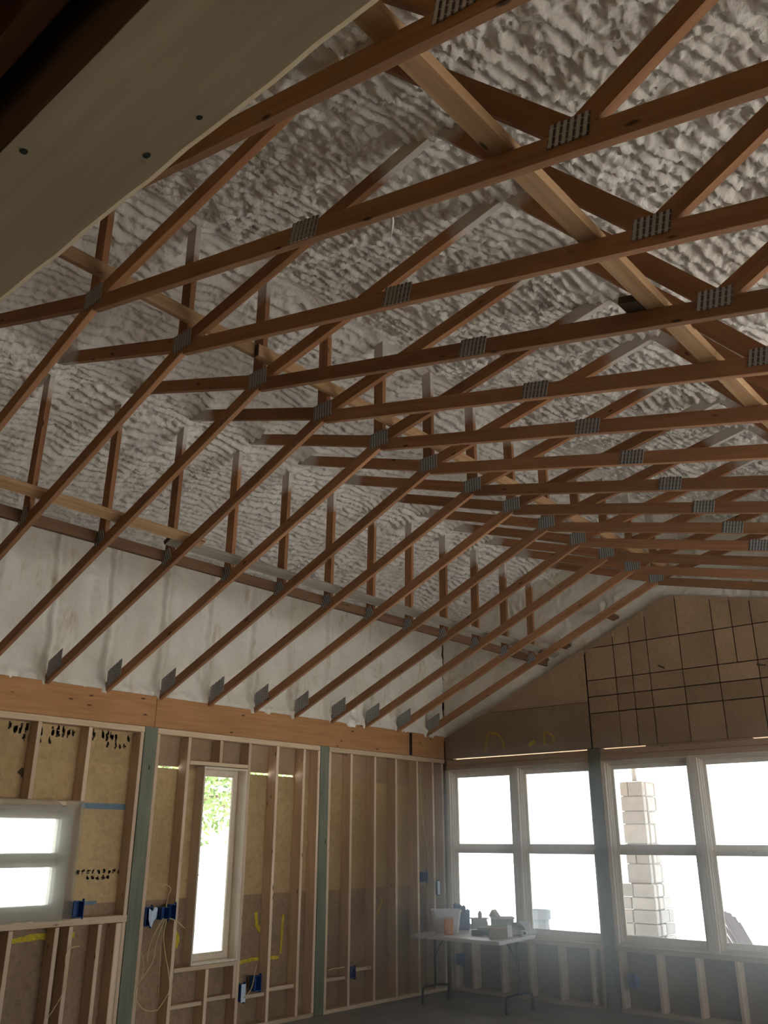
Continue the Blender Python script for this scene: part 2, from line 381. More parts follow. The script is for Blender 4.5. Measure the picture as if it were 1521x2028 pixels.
# ------------------------------------------------------------------ ceiling: sprayed foam on both roof slopes
def slope(x0, x1, dx, y0, y1, dy, side):
    xs = np.linspace(x0, x1, int(abs(x1-x0)/dx)+1); ys = np.linspace(y0, y1, int((y1-y0)/dy)+1)
    X, Y = np.meshgrid(xs, ys, indexing='ij')
    k = 0.26 if side < 0 else 0.25
    Zb = ZR - k*np.abs(X-APEX)
    b = 0.12 if side < 0 else 0.30
    U = X*math.cos(b) - Y*math.sin(b); V = X*math.sin(b) + Y*math.cos(b)
    if side > 0:
        U = U + 0.0
    warp = perlin(U*1.6, V*0.9)*0.16 + perlin(U*4.2, V*3.1+7)*0.035
    ph = (U + warp)/0.078
    ridge = 1 - np.abs(np.sin(np.pi*ph))
    amp = 0.55 + 1.1*np.clip(perlin(U*1.1+3, V*1.1)+0.35, 0, 1)
    h = -0.030*amp*ridge*(0.45+1.3*np.clip(perlin(U*7+2, V*6.0)+0.4, 0, 1))
    strength = 1.0 if side > 0 else 0.75
    lum = billow(U, V*0.7, 0.085)*0.050 + billow(U, V, 0.042)*0.036 + billow(U, V, 0.023)*0.020
    h = h + strength*lum*(0.7+0.6*amp)
    h = h*np.clip(np.abs(X-APEX)/0.10, 0, 1)                    # both slopes meet along the ridge
    h = h - 0.005 + perlin(X*1.5, Y*1.5)*0.04 + perlin(X*4+9, Y*4)*0.02
    # fillets where the webs enter the foam
    for kk in range(-1, 15):
        yk = YT + kk*SP
        for xk, rr, hh in ((-5.64, 0.15, 0.035), (-5.38, 0.15, 0.03), (APEX, 0.15, 0.03), (-2.02, 0.16, 0.02)):
            d2 = (X-xk)**2 + (Y-yk)**2; h = h - hh*np.exp(-d2/(rr*rr*0.5))
        h = h - 0.02*np.exp(-((Y-yk)/0.07)**2)
    return np.stack([X, Y, Zb+h], -1)
ceil = empty('ceiling', (0, 0, 0), kind='structure')
sl = grid_mesh('foam_slope', slope(-7.50, APEX+0.0, 0.0145, 0.60, 9.86, 0.0145, -1), M_FOAM, ceil, True)
tag(sl, 'white spray foam on the roof slope above the long stud wall')
sr = grid_mesh('foam_slope', slope(APEX, 0.95, 0.0145, 0.60, 9.86, 0.0145, 1), M_FOAM, ceil, True)
tag(sr, 'white spray foam on the far roof slope past the ridge')
sr2 = grid_mesh('foam_slope', slope(0.95, 2.72, 0.05, 0.60, 9.86, 0.05, 1), M_FOAM, ceil, True)
stick('roof_deck', (-7.8, 4.9, roof_z(-7.8)+0.2), (APEX, 4.9, ZR+0.2), 0.04, 11.0, M_ROOF, ceil)
stick('roof_deck', (APEX, 4.9, ZR+0.2), (2.9, 4.9, roof_z(2.9)+0.2), 0.04, 11.0, M_ROOF, ceil)

# ------------------------------------------------------------------ long stud wall on the left
wl = empty('wall_left', (XW, 0, 0), kind='structure')
DB = 0.14
def studL(y, z0=0.04, z1=2.725, w=0.038, name='stud'): return box(name, (XW-DB, y-w/2 if w > 0.05 else y-0.019, z0), (XW, y+w/2 if w > 0.05 else y+0.019, z1), M_STUD, wl)
for y in (4.36, 4.92, 5.11, 5.485, 6.285, 6.69, 7.10, 7.335, 7.52, 7.89, 8.32, 8.72, 9.15, 9.48, 9.69): 
    studL(y, 2.07 if y == 4.36 else 0.04)
studL(4.40, 0.04, 1.05, name='cripple_stud')
for y in (0.6, 1.0, 1.4, 1.8, 2.2, 2.5, 2.72, 3.1): studL(y)
for y in (3.86, 4.27, 4.68, 4.865): studL(y, 0.04, 1.05, name='cripple_stud')
box('cripple_stud', (XW-DB, 4.84, 0.04), (XW-0.001, 4.90, 1.05), M_STUD, wl)
studL(3.86, 2.07, 2.725, name='cripple_stud'); studL(3.46, 2.07, 2.725, name='cripple_stud')
studL(5.895, 2.50, 2.725, name='cripple_stud')
studL(5.90, 0.04, 0.585, name='cripple_stud')
studL(6.245, 0.30, 0.60, name='cripple_stud')
for y0, y1 in ((-3.9, 1.0), (1.0, 2.54), (2.69, 4.94), (5.09, 7.35), (7.50, 9.74)):
    box('top_plate', (XW-DB, y0, 2.727), (XW+0.004, y1, 2.782), M_STUDH, wl)
for y0, y1 in ((-3.9, 2.54), (2.69, 4.94), (5.09, 7.35), (7.50, 9.74)):
    box('bottom_plate', (XW-DB, y0, 0.0), (XW+0.002, y1, 0.04), M_STUDH, wl)
box('sill_plate', (XW-DB, 3.13, 1.055), (XW+0.003, 4.945, 1.113), M_STUDH, wl)
box('header_plate', (XW-DB, 3.13, 2.03), (XW+0.003, 4.345, 2.068), M_STUDH, wl)
box('sill_plate', (XW-DB, 5.505, 0.588), (XW+0.003, 6.265, 0.626), M_STUDH, wl)
box('header_plate', (XW-DB, 5.505, 2.462), (XW+0.003, 6.265, 2.50), M_STUDH, wl)
# low blocking and bracing strips
for y0, y1, z in ((6.31, 6.67, 0.27), (6.72, 7.08, 0.30), (7.54, 7.87, 0.30), (7.91, 8.30, 0.36), (5.51, 5.88, 0.28), (5.92, 6.24, 0.30)):
    box('blocking', (XW-0.10, y0, z), (XW-0.03, y1, z+0.035), M_STUDH, wl)
# sheathing sheets
XS = XW-DB
def sheet(y0, y1, z0, z1, m): return box('sheathing_panel', (XS-0.012, y0, z0), (XS, y1, z1), m, wl, bev=0.0)
G = 0.0
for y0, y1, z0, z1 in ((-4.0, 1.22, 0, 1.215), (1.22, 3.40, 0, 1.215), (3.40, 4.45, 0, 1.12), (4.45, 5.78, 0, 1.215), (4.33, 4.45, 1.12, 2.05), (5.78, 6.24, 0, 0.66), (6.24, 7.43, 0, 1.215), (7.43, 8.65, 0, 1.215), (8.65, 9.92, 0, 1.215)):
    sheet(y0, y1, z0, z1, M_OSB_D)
for y0, y1, z0, z1 in ((-4.0, 1.22, 1.215, 2.42), (1.22, 3.40, 1.215, 2.42), (3.40, 4.45, 2.05, 2.42), (4.45, 5.78, 1.215, 2.42), (6.24, 7.43, 1.215, 2.42), (7.43, 8.65, 1.215, 2.42), (8.65, 9.92, 1.215, 2.42)):
    sheet(y0+G, y1-G, z0, z1, M_OSB)
for y0, y1, z0 in ((-4.0, 1.22, 2.42), (1.22, 3.66, 2.42), (3.66, 5.16, 2.42), (5.16, 6.30, 2.44), (6.30, 7.06, 2.442), (7.06, 8.3, 2.42), (8.3, 9.92, 2.42)):
    sheet(y0, y1-G, z0, 3.05, M_OSB if y0 < 4 else M_OSB_G)
# rows of printed stamps on the sheathing (too blurred to read)
def stamp(y0, z0, n, w, h, seed):
    rnd = random.Random(seed); bm = bmesh.new()
    for i in range(n):
        yy = y0 + i*w*1.25
        if rnd.random() < 0.12: continue
        for _ in range(6):
            a = yy + rnd.uniform(0, w*0.5); c = z0 + rnd.uniform(-0.4, 0.4)*h; ww = rnd.uniform(0.2, 0.6)*w; hh = rnd.uniform(0.2, 0.6)*h
            vs = [bm.verts.new((XS+0.0012, a+p*ww, c+q*hh)) for p, q in ((0, 0), (1, 0), (1, 1), (0, 1))]; bm.faces.new(vs)
    me = bpy.data.meshes.new('printed_stamp'); bm.to_mesh(me); bm.free()
    o = link('printed_stamp', me, M_INK, None); o.parent = wl; o.location = (-XW, 0, 0); tag(o, kind='stuff')
stamp(3.64, 2.655, 10, 0.040, 0.085, 1); stamp(3.78, 2.58, 6, 0.040, 0.06, 2); stamp(4.46, 2.655, 9, 0.038, 0.085, 3); stamp(4.62, 2.58, 5, 0.036, 0.05, 4)
stamp(4.46, 1.47, 9, 0.042, 0.035, 5); stamp(4.56, 1.42, 6, 0.042, 0.035, 6)
stamp(4.10, 2.655, 6, 0.04, 0.085, 8)
# painted marks
def stroke(name, pts, w, mat, parent, plane):
    bm = bmesh.new(); vs = []
    ps = smooth_path([Vector((p[0], p[1], 0)) for p in pts], 5)
    for i, p in enumerate(ps):
        d = (ps[min(i+1, len(ps)-1)]-ps[max(i-1, 0)]).normalized(); n = Vector((-d.y, d.x, 0))*w/2*(0.75+0.5*random.random())
        vs.append([bm.verts.new(plane(*(p+n).xy)), bm.verts.new(plane(*(p-n).xy))])
    for a, b in zip(vs, vs[1:]): bm.faces.new((a[0], a[1], b[1], b[0]))
    me = bpy.data.meshes.new(name); bm.to_mesh(me); bm.free()
    o = link(name, me, mat, parent); o.location = -Vector(parent.location); return o
pl = lambda y, z: (XS+0.004, y, z)
for pts, w in (([(6.36, 0.58), (6.60, 0.60), (6.95, 0.59)], 0.035), ([(6.97, 0.62), (6.98, 0.8), (6.99, 1.0)], 0.03),
               ([(6.60, 1.04), (6.62, 0.92), (6.68, 0.86)], 0.045), ([(3.95, 0.96), (4.2, 0.98), (4.33, 0.95)], 0.05),
               ([(5.58, 0.93), (5.62, 0.85), (5.60, 0.78)], 0.05), ([(4.4, 0.98), (4.52, 0.97)], 0.04), ([(8.52, 0.92), (8.60, 1.05), (8.58, 1.12)], 0.02)):
    stroke('yellow_paint_mark', pts, w, M_YELLOW, wl, pl)
o = box('paper_strip', (XS, 4.52, 1.205), (XS+0.003, 4.70, 1.235), M_TAPE, wl, bev=0)
stroke('scuff_mark', [(3.80, 2.32), (3.84, 2.28), (3.88, 2.23)], 0.05, M_INK, wl, pl)
o = box('tape_strip', (XS, 4.43, 2.015), (XS+0.003, 4.90, 2.065), M_TAPE, wl, bev=0)

# sprayed foam on the wall above the beam
ys = np.linspace(0.60, 9.84, 520); zs = np.linspace(1.30+Z0, 2.98+Z0, 96)
Yg, Zg = np.meshgrid(ys, zs, indexing='ij')
hx = perlin(Yg*2.1, Zg*1.2)*0.06 + billow(Yg, Zg*0.55, 0.26)*0.075 + billow(Yg+0.1*perlin(Yg*2, Zg*3), Zg*1.7, 0.16)*0.030 + billow(Yg, Zg, 0.06)*0.014
for kk in range(-1, 15):
    yk = YT + kk*SP - 0.02 + 0.02*perlin(Zg*6+kk*3.3, Zg*0+0.5)
    hx += (0.045+0.03*perlin(Zg*9, Yg*0+kk))*np.exp(-((Yg-yk)/0.03)**2) - 0.045*np.exp(-((Yg-yk-0.055)/0.016)**2)*(0.5+np.clip(perlin(Zg*5+kk, Yg*0+kk*2.7)+0.4, 0, 1)) - 0.02*np.exp(-((Yg-yk+0.05)/0.014)**2)
hx += 0.045*np.exp(-((Zg-1.36-Z0)/0.06)**2)*(0.6+billow(Yg, Zg, 0.05)*1.4)
wf = grid_mesh('spray_foam', np.stack([np.full_like(Yg, XW-0.075)+hx, Yg, Zg], -1), M_FOAMW, None, True)
wf.parent = wl; wf.location = -Vector(wl.location); tag(wf, 'smoother cream spray foam between the beam and the roof')
box('outer_sheathing', (XW-0.30, -4.0, 3.0), (XW-0.26, 9.95, 4.9), M_ROOF, wl, bev=0)
box('outer_sheathing', (XW-0.30, -4.0, 3.0), (XS-0.02, 9.95, 3.03), M_ROOF, wl, bev=0)

# ------------------------------------------------------------------ beam and treated posts
def beam(y0, y1, lab):
    b_ = empty('timber_beam', (XW-0.07, (y0+y1)/2, 2.785), lab, 'beam')
    box('beam_ply', (XW-0.055, y0, 2.785), (XW, y1, 3.085), M_BEAM, b_, bev=0.004)
    box('beam_ply', (XW-0.11, y0, 2.785), (XW-0.056, y1, 3.085), M_BEAM, b_, bev=0.004)
    return b_
beam(-0.5, 5.045, 'orange-brown timber beam over the film-covered window, ending above the nearer green post')
bm_ = beam(5.048, 9.74, 'long orange-brown timber beam over the tall narrow window, running to the gable corner')
st = empty('steel_strap', (XW, 9.015, 2.79), 'black steel strap fixed upright on the beam near the gable corner', 'strap')
box('strap_plate', (XW, 8.99, 2.79), (XW+0.008, 9.04, 3.07), M_STEEL, st)
for z in (2.85, 2.93, 3.01): box('strap_bolt', (XW+0.008, 9.007, z-0.008), (XW+0.016, 9.023, z+0.008), M_STEEL, st)
def post(lo, hi, lab, zt=2.784):
    p = empty('treated_post', ((lo[0]+hi[0])/2, (lo[1]+hi[1])/2, 0), lab, 'post')
    n = 1; long_y = (hi[1]-lo[1])
    if lo[0] < XW+0.001 and lo[1] < 9.0:
        for i in range(n): box('post_body', (lo[0], lo[1]+long_y*i/n, 0), (hi[0], lo[1]+long_y*(i+1)/n-0.001, zt), M_POST, p)
    else:
        w = hi[0]-lo[0]
        for i in range(n): box('post_body', (lo[0]+w*i/n, lo[1], 0), (lo[0]+w*(i+1)/n-0.001, hi[1], zt), M_POST, p)
post((XW-DB, 4.943, 0), (XW+0.005, 5.088, 0), 'grey-green treated wood post between the film-covered and the narrow window')
post((XW-DB, 7.356, 0), (XW+0.005, 7.497, 0), 'grey-green treated wood post midway between the narrow window and the corner')
post((-5.222, YG-0.01, 0), (-5.072, YG+0.13, 0), 'grey-green treated wood post between the two pairs of gable windows')

# ------------------------------------------------------------------ gable wall
wb = empty('wall_back', (0, YG, 0), kind='structure')
def studG(x, z0=0.04, z1=0.60, name='stud', w=0.038): return box(name, (x-w/2, YG, z0), (x+w/2, YG+DB, z1), M_STUD, wb)
for x in (-7.36, -7.30, -7.03, -6.61, -6.215, -5.80, -5.39, -5.255, -5.04, -4.59, -4.16, -3.745, -3.33, -2.93): studG(x)
for x0, x1 in ((-7.38, -5.225), (-5.07, -2.86), (-2.70, 2.6)): box('bottom_plate', (x0, YG-0.002, 0), (x1, YG+DB, 0.04), M_STUDX, wb)
for x0, x1 in ((-7.38, -5.225), (-5.07, -2.86), (-2.70, -0.5)):
    box('sill_plate', (x0, YG-0.004, 0.600), (x1, YG+DB+0.02, 0.650), M_STUDX, wb)
    box('header_plate', (x0, YG-0.004, 2.640), (x1, YG+DB+0.02, 2.700), M_STUDX, wb)
    box('header_plate', (x0, YG+0.004, 2.701), (x1, YG+DB+0.02, 2.771), M_STUDX, wb)
    box('sheathing_panel', (x0-0.1, YG+DB, 0.0), (x1+0.1, YG+DB+0.012, 0.62), M_OSB_D, wb, bev=0)
box('sheathing_panel', (-7.6, YG+DB, 0), (-7.36, YG+DB+0.012, 3.4), M_OSB, wb, bev=0)
box('sheathing_panel', (-5.26, YG+DB, 0), (-5.02, YG+DB+0.012, 2.78), M_OSB, wb, bev=0)
box('sheathing_panel', (-2.90, YG+DB, 0), (-2.66, YG+DB+0.012, 2.78), M_OSB, wb, bev=0)
box('post', (-2.86, YG-0.01, 0), (-2.71, YG+0.13, 2.78), M_POST, wb)
box('sheathing_panel', (-0.52, YG+0.02, 0), (2.75, YG+DB, 2.80), M_OSB_D, wb, bev=0)
# light slits: real gaps above the header; closed elsewhere by filler strips
for x0, x1 in ((-7.40, -7.27), (-5.245, -5.045), (-4.49, -3.27), (-2.6, 2.6)):
    box('filler_strip', (x0, YG+0.03, 2.7715), (x1, YG+0.09, 2.786), M_STUDX, wb, bev=0)
# gable sheets
def rake(x): return 3.06+0.424*(x+7.4) if x < -4.08 else (4.468 + 0.1*(x+4.08) if x < APEX else 4.481-0.205*(x-APEX))
def panel(x0, x1, z0, z1, mat, top=False, y=YG, th=0.012):
    g = 0.006; a, b = x0+g, x1-g; lo = z0+g
    if top:
        xs = sorted({a, b, *[q for q in (-4.08, APEX) if a < q < b]}); hi = [min(z1, rake(x)) for x in xs]
        # clip where the rake falls under the bottom edge
        pts = [(a, lo), (b, lo)] + [(x, max(lo+0.005, h)) for x, h in reversed(list(zip(xs, hi)))]
        if max(hi) < lo+0.03: return
        if hi[0] < lo and len(xs) == 2:
            xc = a + (lo-hi[0])/(hi[1]-hi[0])*(b-a); pts = [(xc, lo), (b, lo), (b, hi[1])]
        elif hi[-1] < lo and len(xs) == 2:
            xc = a + (lo-hi[0])/(hi[1]-hi[0])*(b-a); pts = [(a, lo), (xc, lo), (a, hi[0])]
        # part of the top limited by z1
        if len(pts) == 4 and len(xs) == 2 and rake(a) < z1 < rake(b):
            xc = a + (z1-rake(a))/(rake(b)-rake(a))*(b-a); pts = [(a, lo), (b, lo), (b, z1), (xc, z1), (a, max(lo+0.005, rake(a)))]
    else: pts = [(a, lo), (b, lo), (b, z1-g), (a, z1-g)]
    prism('sheathing_panel', pts, y, y+th, mat, wb)
panel(-7.40, -5.17, 2.785, 3.34, M_OSB_GD, True)
panel(-7.40, -5.17, 3.34, 9, M_OSB_G, True)
cols = [-5.16, -4.77, -4.55, -4.33, -3.93, -3.52, -3.08, -2.64, -2.2, -1.0, 0.2, 1.4, 2.6]
rows = [2.785, 3.20, 3.40, 3.60, 4.0, 9]
for c0, c1 in zip(cols, cols[1:]):
    rr = rows if c0 < -2.3 else [2.785, 3.40, 9]
    for r0, r1 in zip(rr, rr[1:]):
        if r0 >= min(rake(c0), rake(c1)) and r0 >= max(rake(c0), rake(c1)): continue
        if c0 == -3.52 and r0 >= 3.6:
            panel(-3.52, -3.30, r0, r1, M_OSB_G, rake(-3.3) < r1); panel(-3.30, -3.08, r0, r1, M_OSB_G, rake(-3.1) < r1); continue
        panel(c0, c1, r0, r1, M_OSB_G, min(rake(c0), rake(c1)) < r1)
prism('backing_sheet', [(-7.55, 2.79), (2.65, 2.79), (2.65, rake(2.6)-0.03), (APEX, rake(APEX)-0.03), (-7.55, 2.97)], YG+0.024, YG+0.03, M_DARK, wb)
# foam that fills the gable truss above the sheets
xs = np.linspace(-7.45, 2.65, 420); zs = np.linspace(2.8, 5.62, 110)
Xg, Zg = np.meshgrid(xs, zs, indexing='ij')
hy = perlin(Xg*2, Zg*2)*0.04 + billow(Xg, Zg, 0.10)*0.04 + billow(Xg, Zg, 0.05)*0.02
gf = grid_mesh('spray_foam', np.stack([Xg, np.full_like(Xg, YG+0.085)-hy, Zg], -1), M_FOAMW, None, False)
gf.parent = wb; gf.location = -Vector(wb.location)
box('outer_sheathing', (-7.7, YG+0.16, 2.80), (2.8, YG+0.20, 6.0), M_ROOF, wb, bev=0)
plg = lambda x, z: (x, YG-0.004, z)
for pts, w in (([(-6.72, 2.84), (-6.70, 2.98), (-6.66, 3.08)], 0.02), ([(-6.66, 3.08), (-6.52, 3.06), (-6.44, 2.96)], 0.02), ([(-6.44, 2.96), (-6.42, 2.86)], 0.02), ([(-6.05, 2.88), (-5.96, 2.93)], 0.05), ([(-5.82, 2.87), (-5.80, 3.03), (-5.68, 2.96), (-5.70, 2.88)], 0.02)):
    stroke('yellow_paint_mark', pts, w, M_YELLOW, wb, plg)
for x, z, l, a in ((-4.22, 3.68, 0.09, -0.5), (-3.10, 3.55, 0.10, -0.2), (-2.86, 3.95, 0.08, -0.4)):
    stroke('scuff_mark', [(x, z), (x+l/2*math.cos(a), z+l/2*math.sin(a)), (x+l*math.cos(a), z+l*math.sin(a))], 0.02, M_INK, wb, plg)
# stubs of bracing that run into the foam over the gable sheets
for x, z in ((-5.42, 4.10), (-4.72, 4.36), (-5.75, 3.96)):
    s_ = stick('brace_end', (x, YG-0.14, z-0.02), (x, YG+0.06, z-0.02), 0.04, 0.09, M_BRACE_DARK, wb, (-0.35, 0, 1))

# ------------------------------------------------------------------ other walls of the room
wr = empty('wall_right', (2.6, 0, 0), kind='structure')
edges = [(-4.0, 2.3), (3.9, 4.3), (6.7, 6.95), (9.4, 9.95)]
for y0, y1 in edges: box('sheathing_panel', (2.62, y0, 0), (2.74, y1, 3.9), M_OSB, wr, bev=0)
for y0, y1, zo in ((2.3, 3.9, 0.9), (4.3, 6.7, 0.05), (6.95, 9.4, 0.05)):  # unseen openings, added and sized to light the room from the right
    box('threshold', (2.62, y0, 0), (2.74, y1, zo), M_STUDH, wr, bev=0); box('sheathing_panel', (2.62, y0, 2.6), (2.74, y1, 3.9), M_OSB, wr, bev=0)
box('sheathing_panel', (2.66, -4.0, 3.85), (2.74, 9.95, 4.3), M_OSB, wr, bev=0)
wf_ = empty('wall_front', (0, 0.5, 0), kind='structure')
prism('sheathing_panel', [(-7.6, 3.08), (2.72, 3.08), (2.72, roof_z(2.72)+0.2), (APEX, ZR+0.2), (-7.6, roof_z(-7.6)+0.2)], 0.45, 0.58, M_OSB, wf_)
box('sheathing_panel', (-7.6, -4.1, 0), (2.75, -4.0, 3.3), M_OSB_D, wf_, bev=0)
lowc = empty('ceiling', (0, -1.8, 3.05), kind='structure')
box('subfloor_deck', (-7.6, -4.0, 3.05), (2.75, 0.45, 3.08), M_OSB_D, lowc, bev=0)
for y in (0.356, 0.19, -0.05, -0.45, -0.86, -1.26, -1.67, -2.1, -2.5, -2.9, -3.3, -3.7):
    box('ceiling_joist', (-7.5, y-0.019, 2.868 if y > 0.3 else 2.90), (2.6, y+0.019, 3.05), M_TRUSS, lowc)

# ------------------------------------------------------------------ plywood-wrapped header over the camera's opening
hd = empty('plywood_header', (-2.4, 0.51, 2.775), 'pale plywood-wrapped header crossing close overhead, with dark knots underneath', 'header beam')
xs = np.arange(-7.4, 2.601, 0.05)
def header_soffit():
    bm = bmesh.new(); rings = []
    for i, x in enumerate(xs):
        w = 0.0008*math.sin(x*7.3) + 0.0012*math.sin(x*23.1+1) + 0.0008*math.sin(x*41)
        prof = [(0.411, 2.787), (0.411, 2.7752), (0.412, 2.775), (0.600+w, 2.775), (0.6125+w, 2.784), (0.613+w, 2.787)]
        rings.append([bm.verts.new((x+2.4, y-0.51, z-2.775)) for y, z in prof])
    for r, q in zip(rings, rings[1:]):
        for k in range(6): bm.faces.new((r[k], q[k], q[(k+1) % 6], r[(k+1) % 6]))
    bm.faces.new(rings[0]); bm.faces.new(rings[-1][::-1]); bmesh.ops.recalc_face_normals(bm, faces=bm.faces)
    me = bpy.data.meshes.new('soffit_plywood'); bm.to_mesh(me); bm.free(); return me
link('soffit_plywood', header_soffit(), M_PLY, hd)
box('side_plywood', (-7.4, 0.411, 2.788), (2.6, 0.423, 3.05), M_PLY, hd, bev=0.001)
box('side_plywood', (-7.4, 0.595, 2.788), (2.6, 0.607, 3.08), M_PLY, hd, bev=0.001)
box('core_beam', (-7.4, 0.425, 2.79), (2.6, 0.593, 3.07), M_STUDX, hd, bev=0)
def knot(x, y, r, ring=False):
    bm = bmesh.new(); bmesh.ops.create_circle(bm, cap_ends=True, radius=1, segments=10)
    for v in bm.verts:
        k = 0.8+0.4*random.random(); v.co = Vector((v.co.x*r*k, v.co.y*r*0.75*k, 0))
    for f in bm.faces: f.normal_flip()
    me = bpy.data.meshes.new('knot'); bm.to_mesh(me); bm.free()
    o = link('knot', me, M_BLACK if not ring else M_CARD, hd); o.location = (x+2.4, y-0.51, -0.0004)
knot(-1.146, 0.4344, 0.0075); knot(-1.005, 0.5685, 0.0080); knot(-0.877, 0.5756, 0.0055)
knot(-1.020, 0.5730, 0.0055, True)

# ------------------------------------------------------------------ roof trusses
ORD = ['first', 'second', 'third', 'fourth', 'fifth', 'sixth', 'seventh', 'eighth', 'ninth', 'tenth', 'eleventh', 'twelfth', 'thirteenth']
def plate(parent, x, z, w, h, y, ang=0.0, shear=0.0):
    key = ('plate', w, h, shear); me = _cache.get(key)
    if me is None:
        bm = bmesh.new(); n = max(3, round(w/0.0254))
        def slab(x0, x1, y0, y1, zj):
            vs = [bm.verts.new((xx, yy, zz+shear*xx)) for xx in (x0, x1) for yy in (y0, y1) for zz in (-h/2-(zj if zz_ == 0 else 0) if False else (-h/2), h/2+zj)]
            for f in ((0, 1, 3, 2), (4, 6, 7, 5), (0, 4, 5, 1), (2, 3, 7, 6), (0, 2, 6, 4), (1, 5, 7, 3)): bm.faces.new([vs[i] for i in f])
        zz_ = 1
        slab(-w/2, w/2, -0.001, 0.001, 0)
        for i in range(n):
            x0 = -w/2 + w*(i+0.30)/n; slab(x0, x0+w*0.58/n, -0.0035, -0.001, 0.003*(i % 2))
        bmesh.ops.recalc_face_normals(bm, faces=bm.faces)
        me = bpy.data.meshes.new('truss_plate'); bm.to_mesh(me); bm.free(); me.materials.append(M_PLATE); _cache[key] = me
    o = link('truss_plate', me, M_PLATE, parent); o.location = (x-parent.location.x, y-parent.location.y, z-parent.location.z); o.rotation_euler = (0, -ang, 0)
CA = math.atan2(P[1]-H[1], P[0]-H[0])
def truss(k):
    y = YT + k*SP
    n = 13-k
    if k == 0: lab = 'nearest brown roof truss, crossing the top of view beside the plywood header'
    elif k == 13: lab = 'roof truss of brown lumber next to the gable sheets, first from the gable wall'
    else: lab = f'{ORD[n]} roof truss of brown lumber counted from the window gable wall'
    t = empty('roof_truss', (-2.4, y, Z0+1.34), lab, 'roof truss', 'scissor roof trusses with steel plates')
    def m(name, a, b, mat=M_TRUSS, spray=0.0, w=0.089):
        d = Vector((b[0]-a[0], 0, b[1]-a[1])).normalized()
        return stick(name, (a[0], y, a[1]), (b[0], y, b[1]), w, 0.038, mat, t, (-d.z, 0, d.x), spray)
    m('bottom_chord', (H[0]-0.09, H[1]-0.04), P)
    m('bottom_chord', (P[0]+0.02, rc(P[0]+0.02)), (RX, rc(RX)))
    m('web', (-5.68, B[1]+0.045), (-5.66, 3.42+Z0), M_WEB, 0.34)
    m('web', (P[0]-0.01, P[1]+0.05), (-3.95, 3.86+Z0), M_WEB, 0.38)
    m('web', (P[0]-0.02, P[1]+0.02), (-5.62, 3.405+Z0), M_WEB, 0.40)
    m('web', (P[0]+0.03, P[1]+0.03), (-1.80, 3.318+Z0), M_WEB, 0.54)
    m('web', (S[0]-0.02, S[1]+0.02), (-2.06, 3.405+Z0), M_WEB, 0.36)
    m('web', (S[0]+0.02, S[1]+0.03), (0.36, 2.84+Z0), M_WEB, 0.35)
    yp = y-0.0215
    plate(t, -5.70, B[1]+0.055, 0.127, 0.10, yp, CA)
    plate(t, P[0], P[1]+0.030, 0.178, 0.118, yp)
    if k: plate(t, -2.21, rc(-2.21)+0.006, 0.168, 0.096, yp, -0.238)
    plate(t, S[0]-0.02, S[1]+0.022, 0.152, 0.088, yp, -0.20)
    plate(t, H[0]+0.055, H[1]+0.085, 0.225, 0.155, yp, 0.0, 0.42)
    return t
for k in range(13, -1, -1): truss(k)

# ------------------------------------------------------------------ long braces that tie the trusses together
def brace(name, lab, x, z, y0, y1, wdir, mat, w=0.089, t=0.038):
    o = stick(name, (x, y0, z), (x, y1, z), w, t, mat, None, wdir)
    L = y1-y0; e = link('end_grain', box_mesh(0.004, t-0.004, w-0.004, 0, M_DARKWOOD), M_DARKWOOD, o); e.location = (-L/2-0.001, 0, 0)
    return tag(o, lab, 'brace')
yk = lambda k: YT + k*SP
dl = (math.cos(CA), 0, math.sin(CA))
brace('lateral_brace', 'brown board nailed behind the short posts, along the top of the cream foam', -5.745, 2.163+Z0, 0.65, 9.80, (0, 0, 1), M_BRACE_DARK)
brace('lateral_brace', 'tan flat board lying over the lower chords, ending at the dark cut end', -5.47, 2.262+Z0, 0.65, yk(4)+0.16, dl, M_BRACE)
brace('lateral_brace', 'grey weathered flat board over the lower chords, running on towards the gable', -5.585, 2.245+Z0, yk(4)-0.10, 9.80, dl, M_BRACE_GREY)
brace('lateral_brace', 'tan board along the truss peaks, starting behind the plywood header', -3.885, 3.020+Z0, 0.65, yk(3)+0.14, (0, 0, 1), M_BRACE)
brace('lateral_brace', 'tan board along the truss peaks, going on to the gable', -3.842, 3.000+Z0, yk(3)-0.12, 9.80, (0, 0, 1), M_BRACE)
wd = (-0.972, 0, 0.236)
brace('lateral_brace', 'wide tan board lying on the right chords, near length up to the dark block', -1.221, 2.230+Z0, 0.65, yk(4)-0.06, wd, M_BRACE, 0.094)
brace('lateral_brace', 'wide tan board lying on the right chords, far length towards the gable', -1.221, 2.230+Z0, yk(4)-0.058, 9.80, wd, M_BRACE, 0.094)
_d = fw + r2*((776-760.5)/1703.5) - u2*((440-1014)/1703.5); _k = (yk(1)+0.03)/_d.y; _p = Vector((_d.x*_k, _d.y*_k, _d.z*_k+EYE))
_w = tube('hanging_string', [_p+Vector((0, 0, 0.05)), _p+Vector((0.004, 0, 0.0)), _p+Vector((-0.003, 0, -0.06)), _p+Vector((-0.008, 0, -0.11))], [0.0012, 0.006, 0.0015, 0.0012], M_WHITE, None, 6, 4)
tag(_w, 'bit of white string dangling from the second nearest roof truss', 'string')
sb = stick('scab_block', (-1.318, yk(3)-0.10, 2.256+Z0), (-1.318, yk(3)+0.10, 2.256+Z0), 0.089, 0.038, M_DARKWOOD, None, wd)
tag(sb, 'short dark block of wood on a chord beside the wide tan brace', 'block')

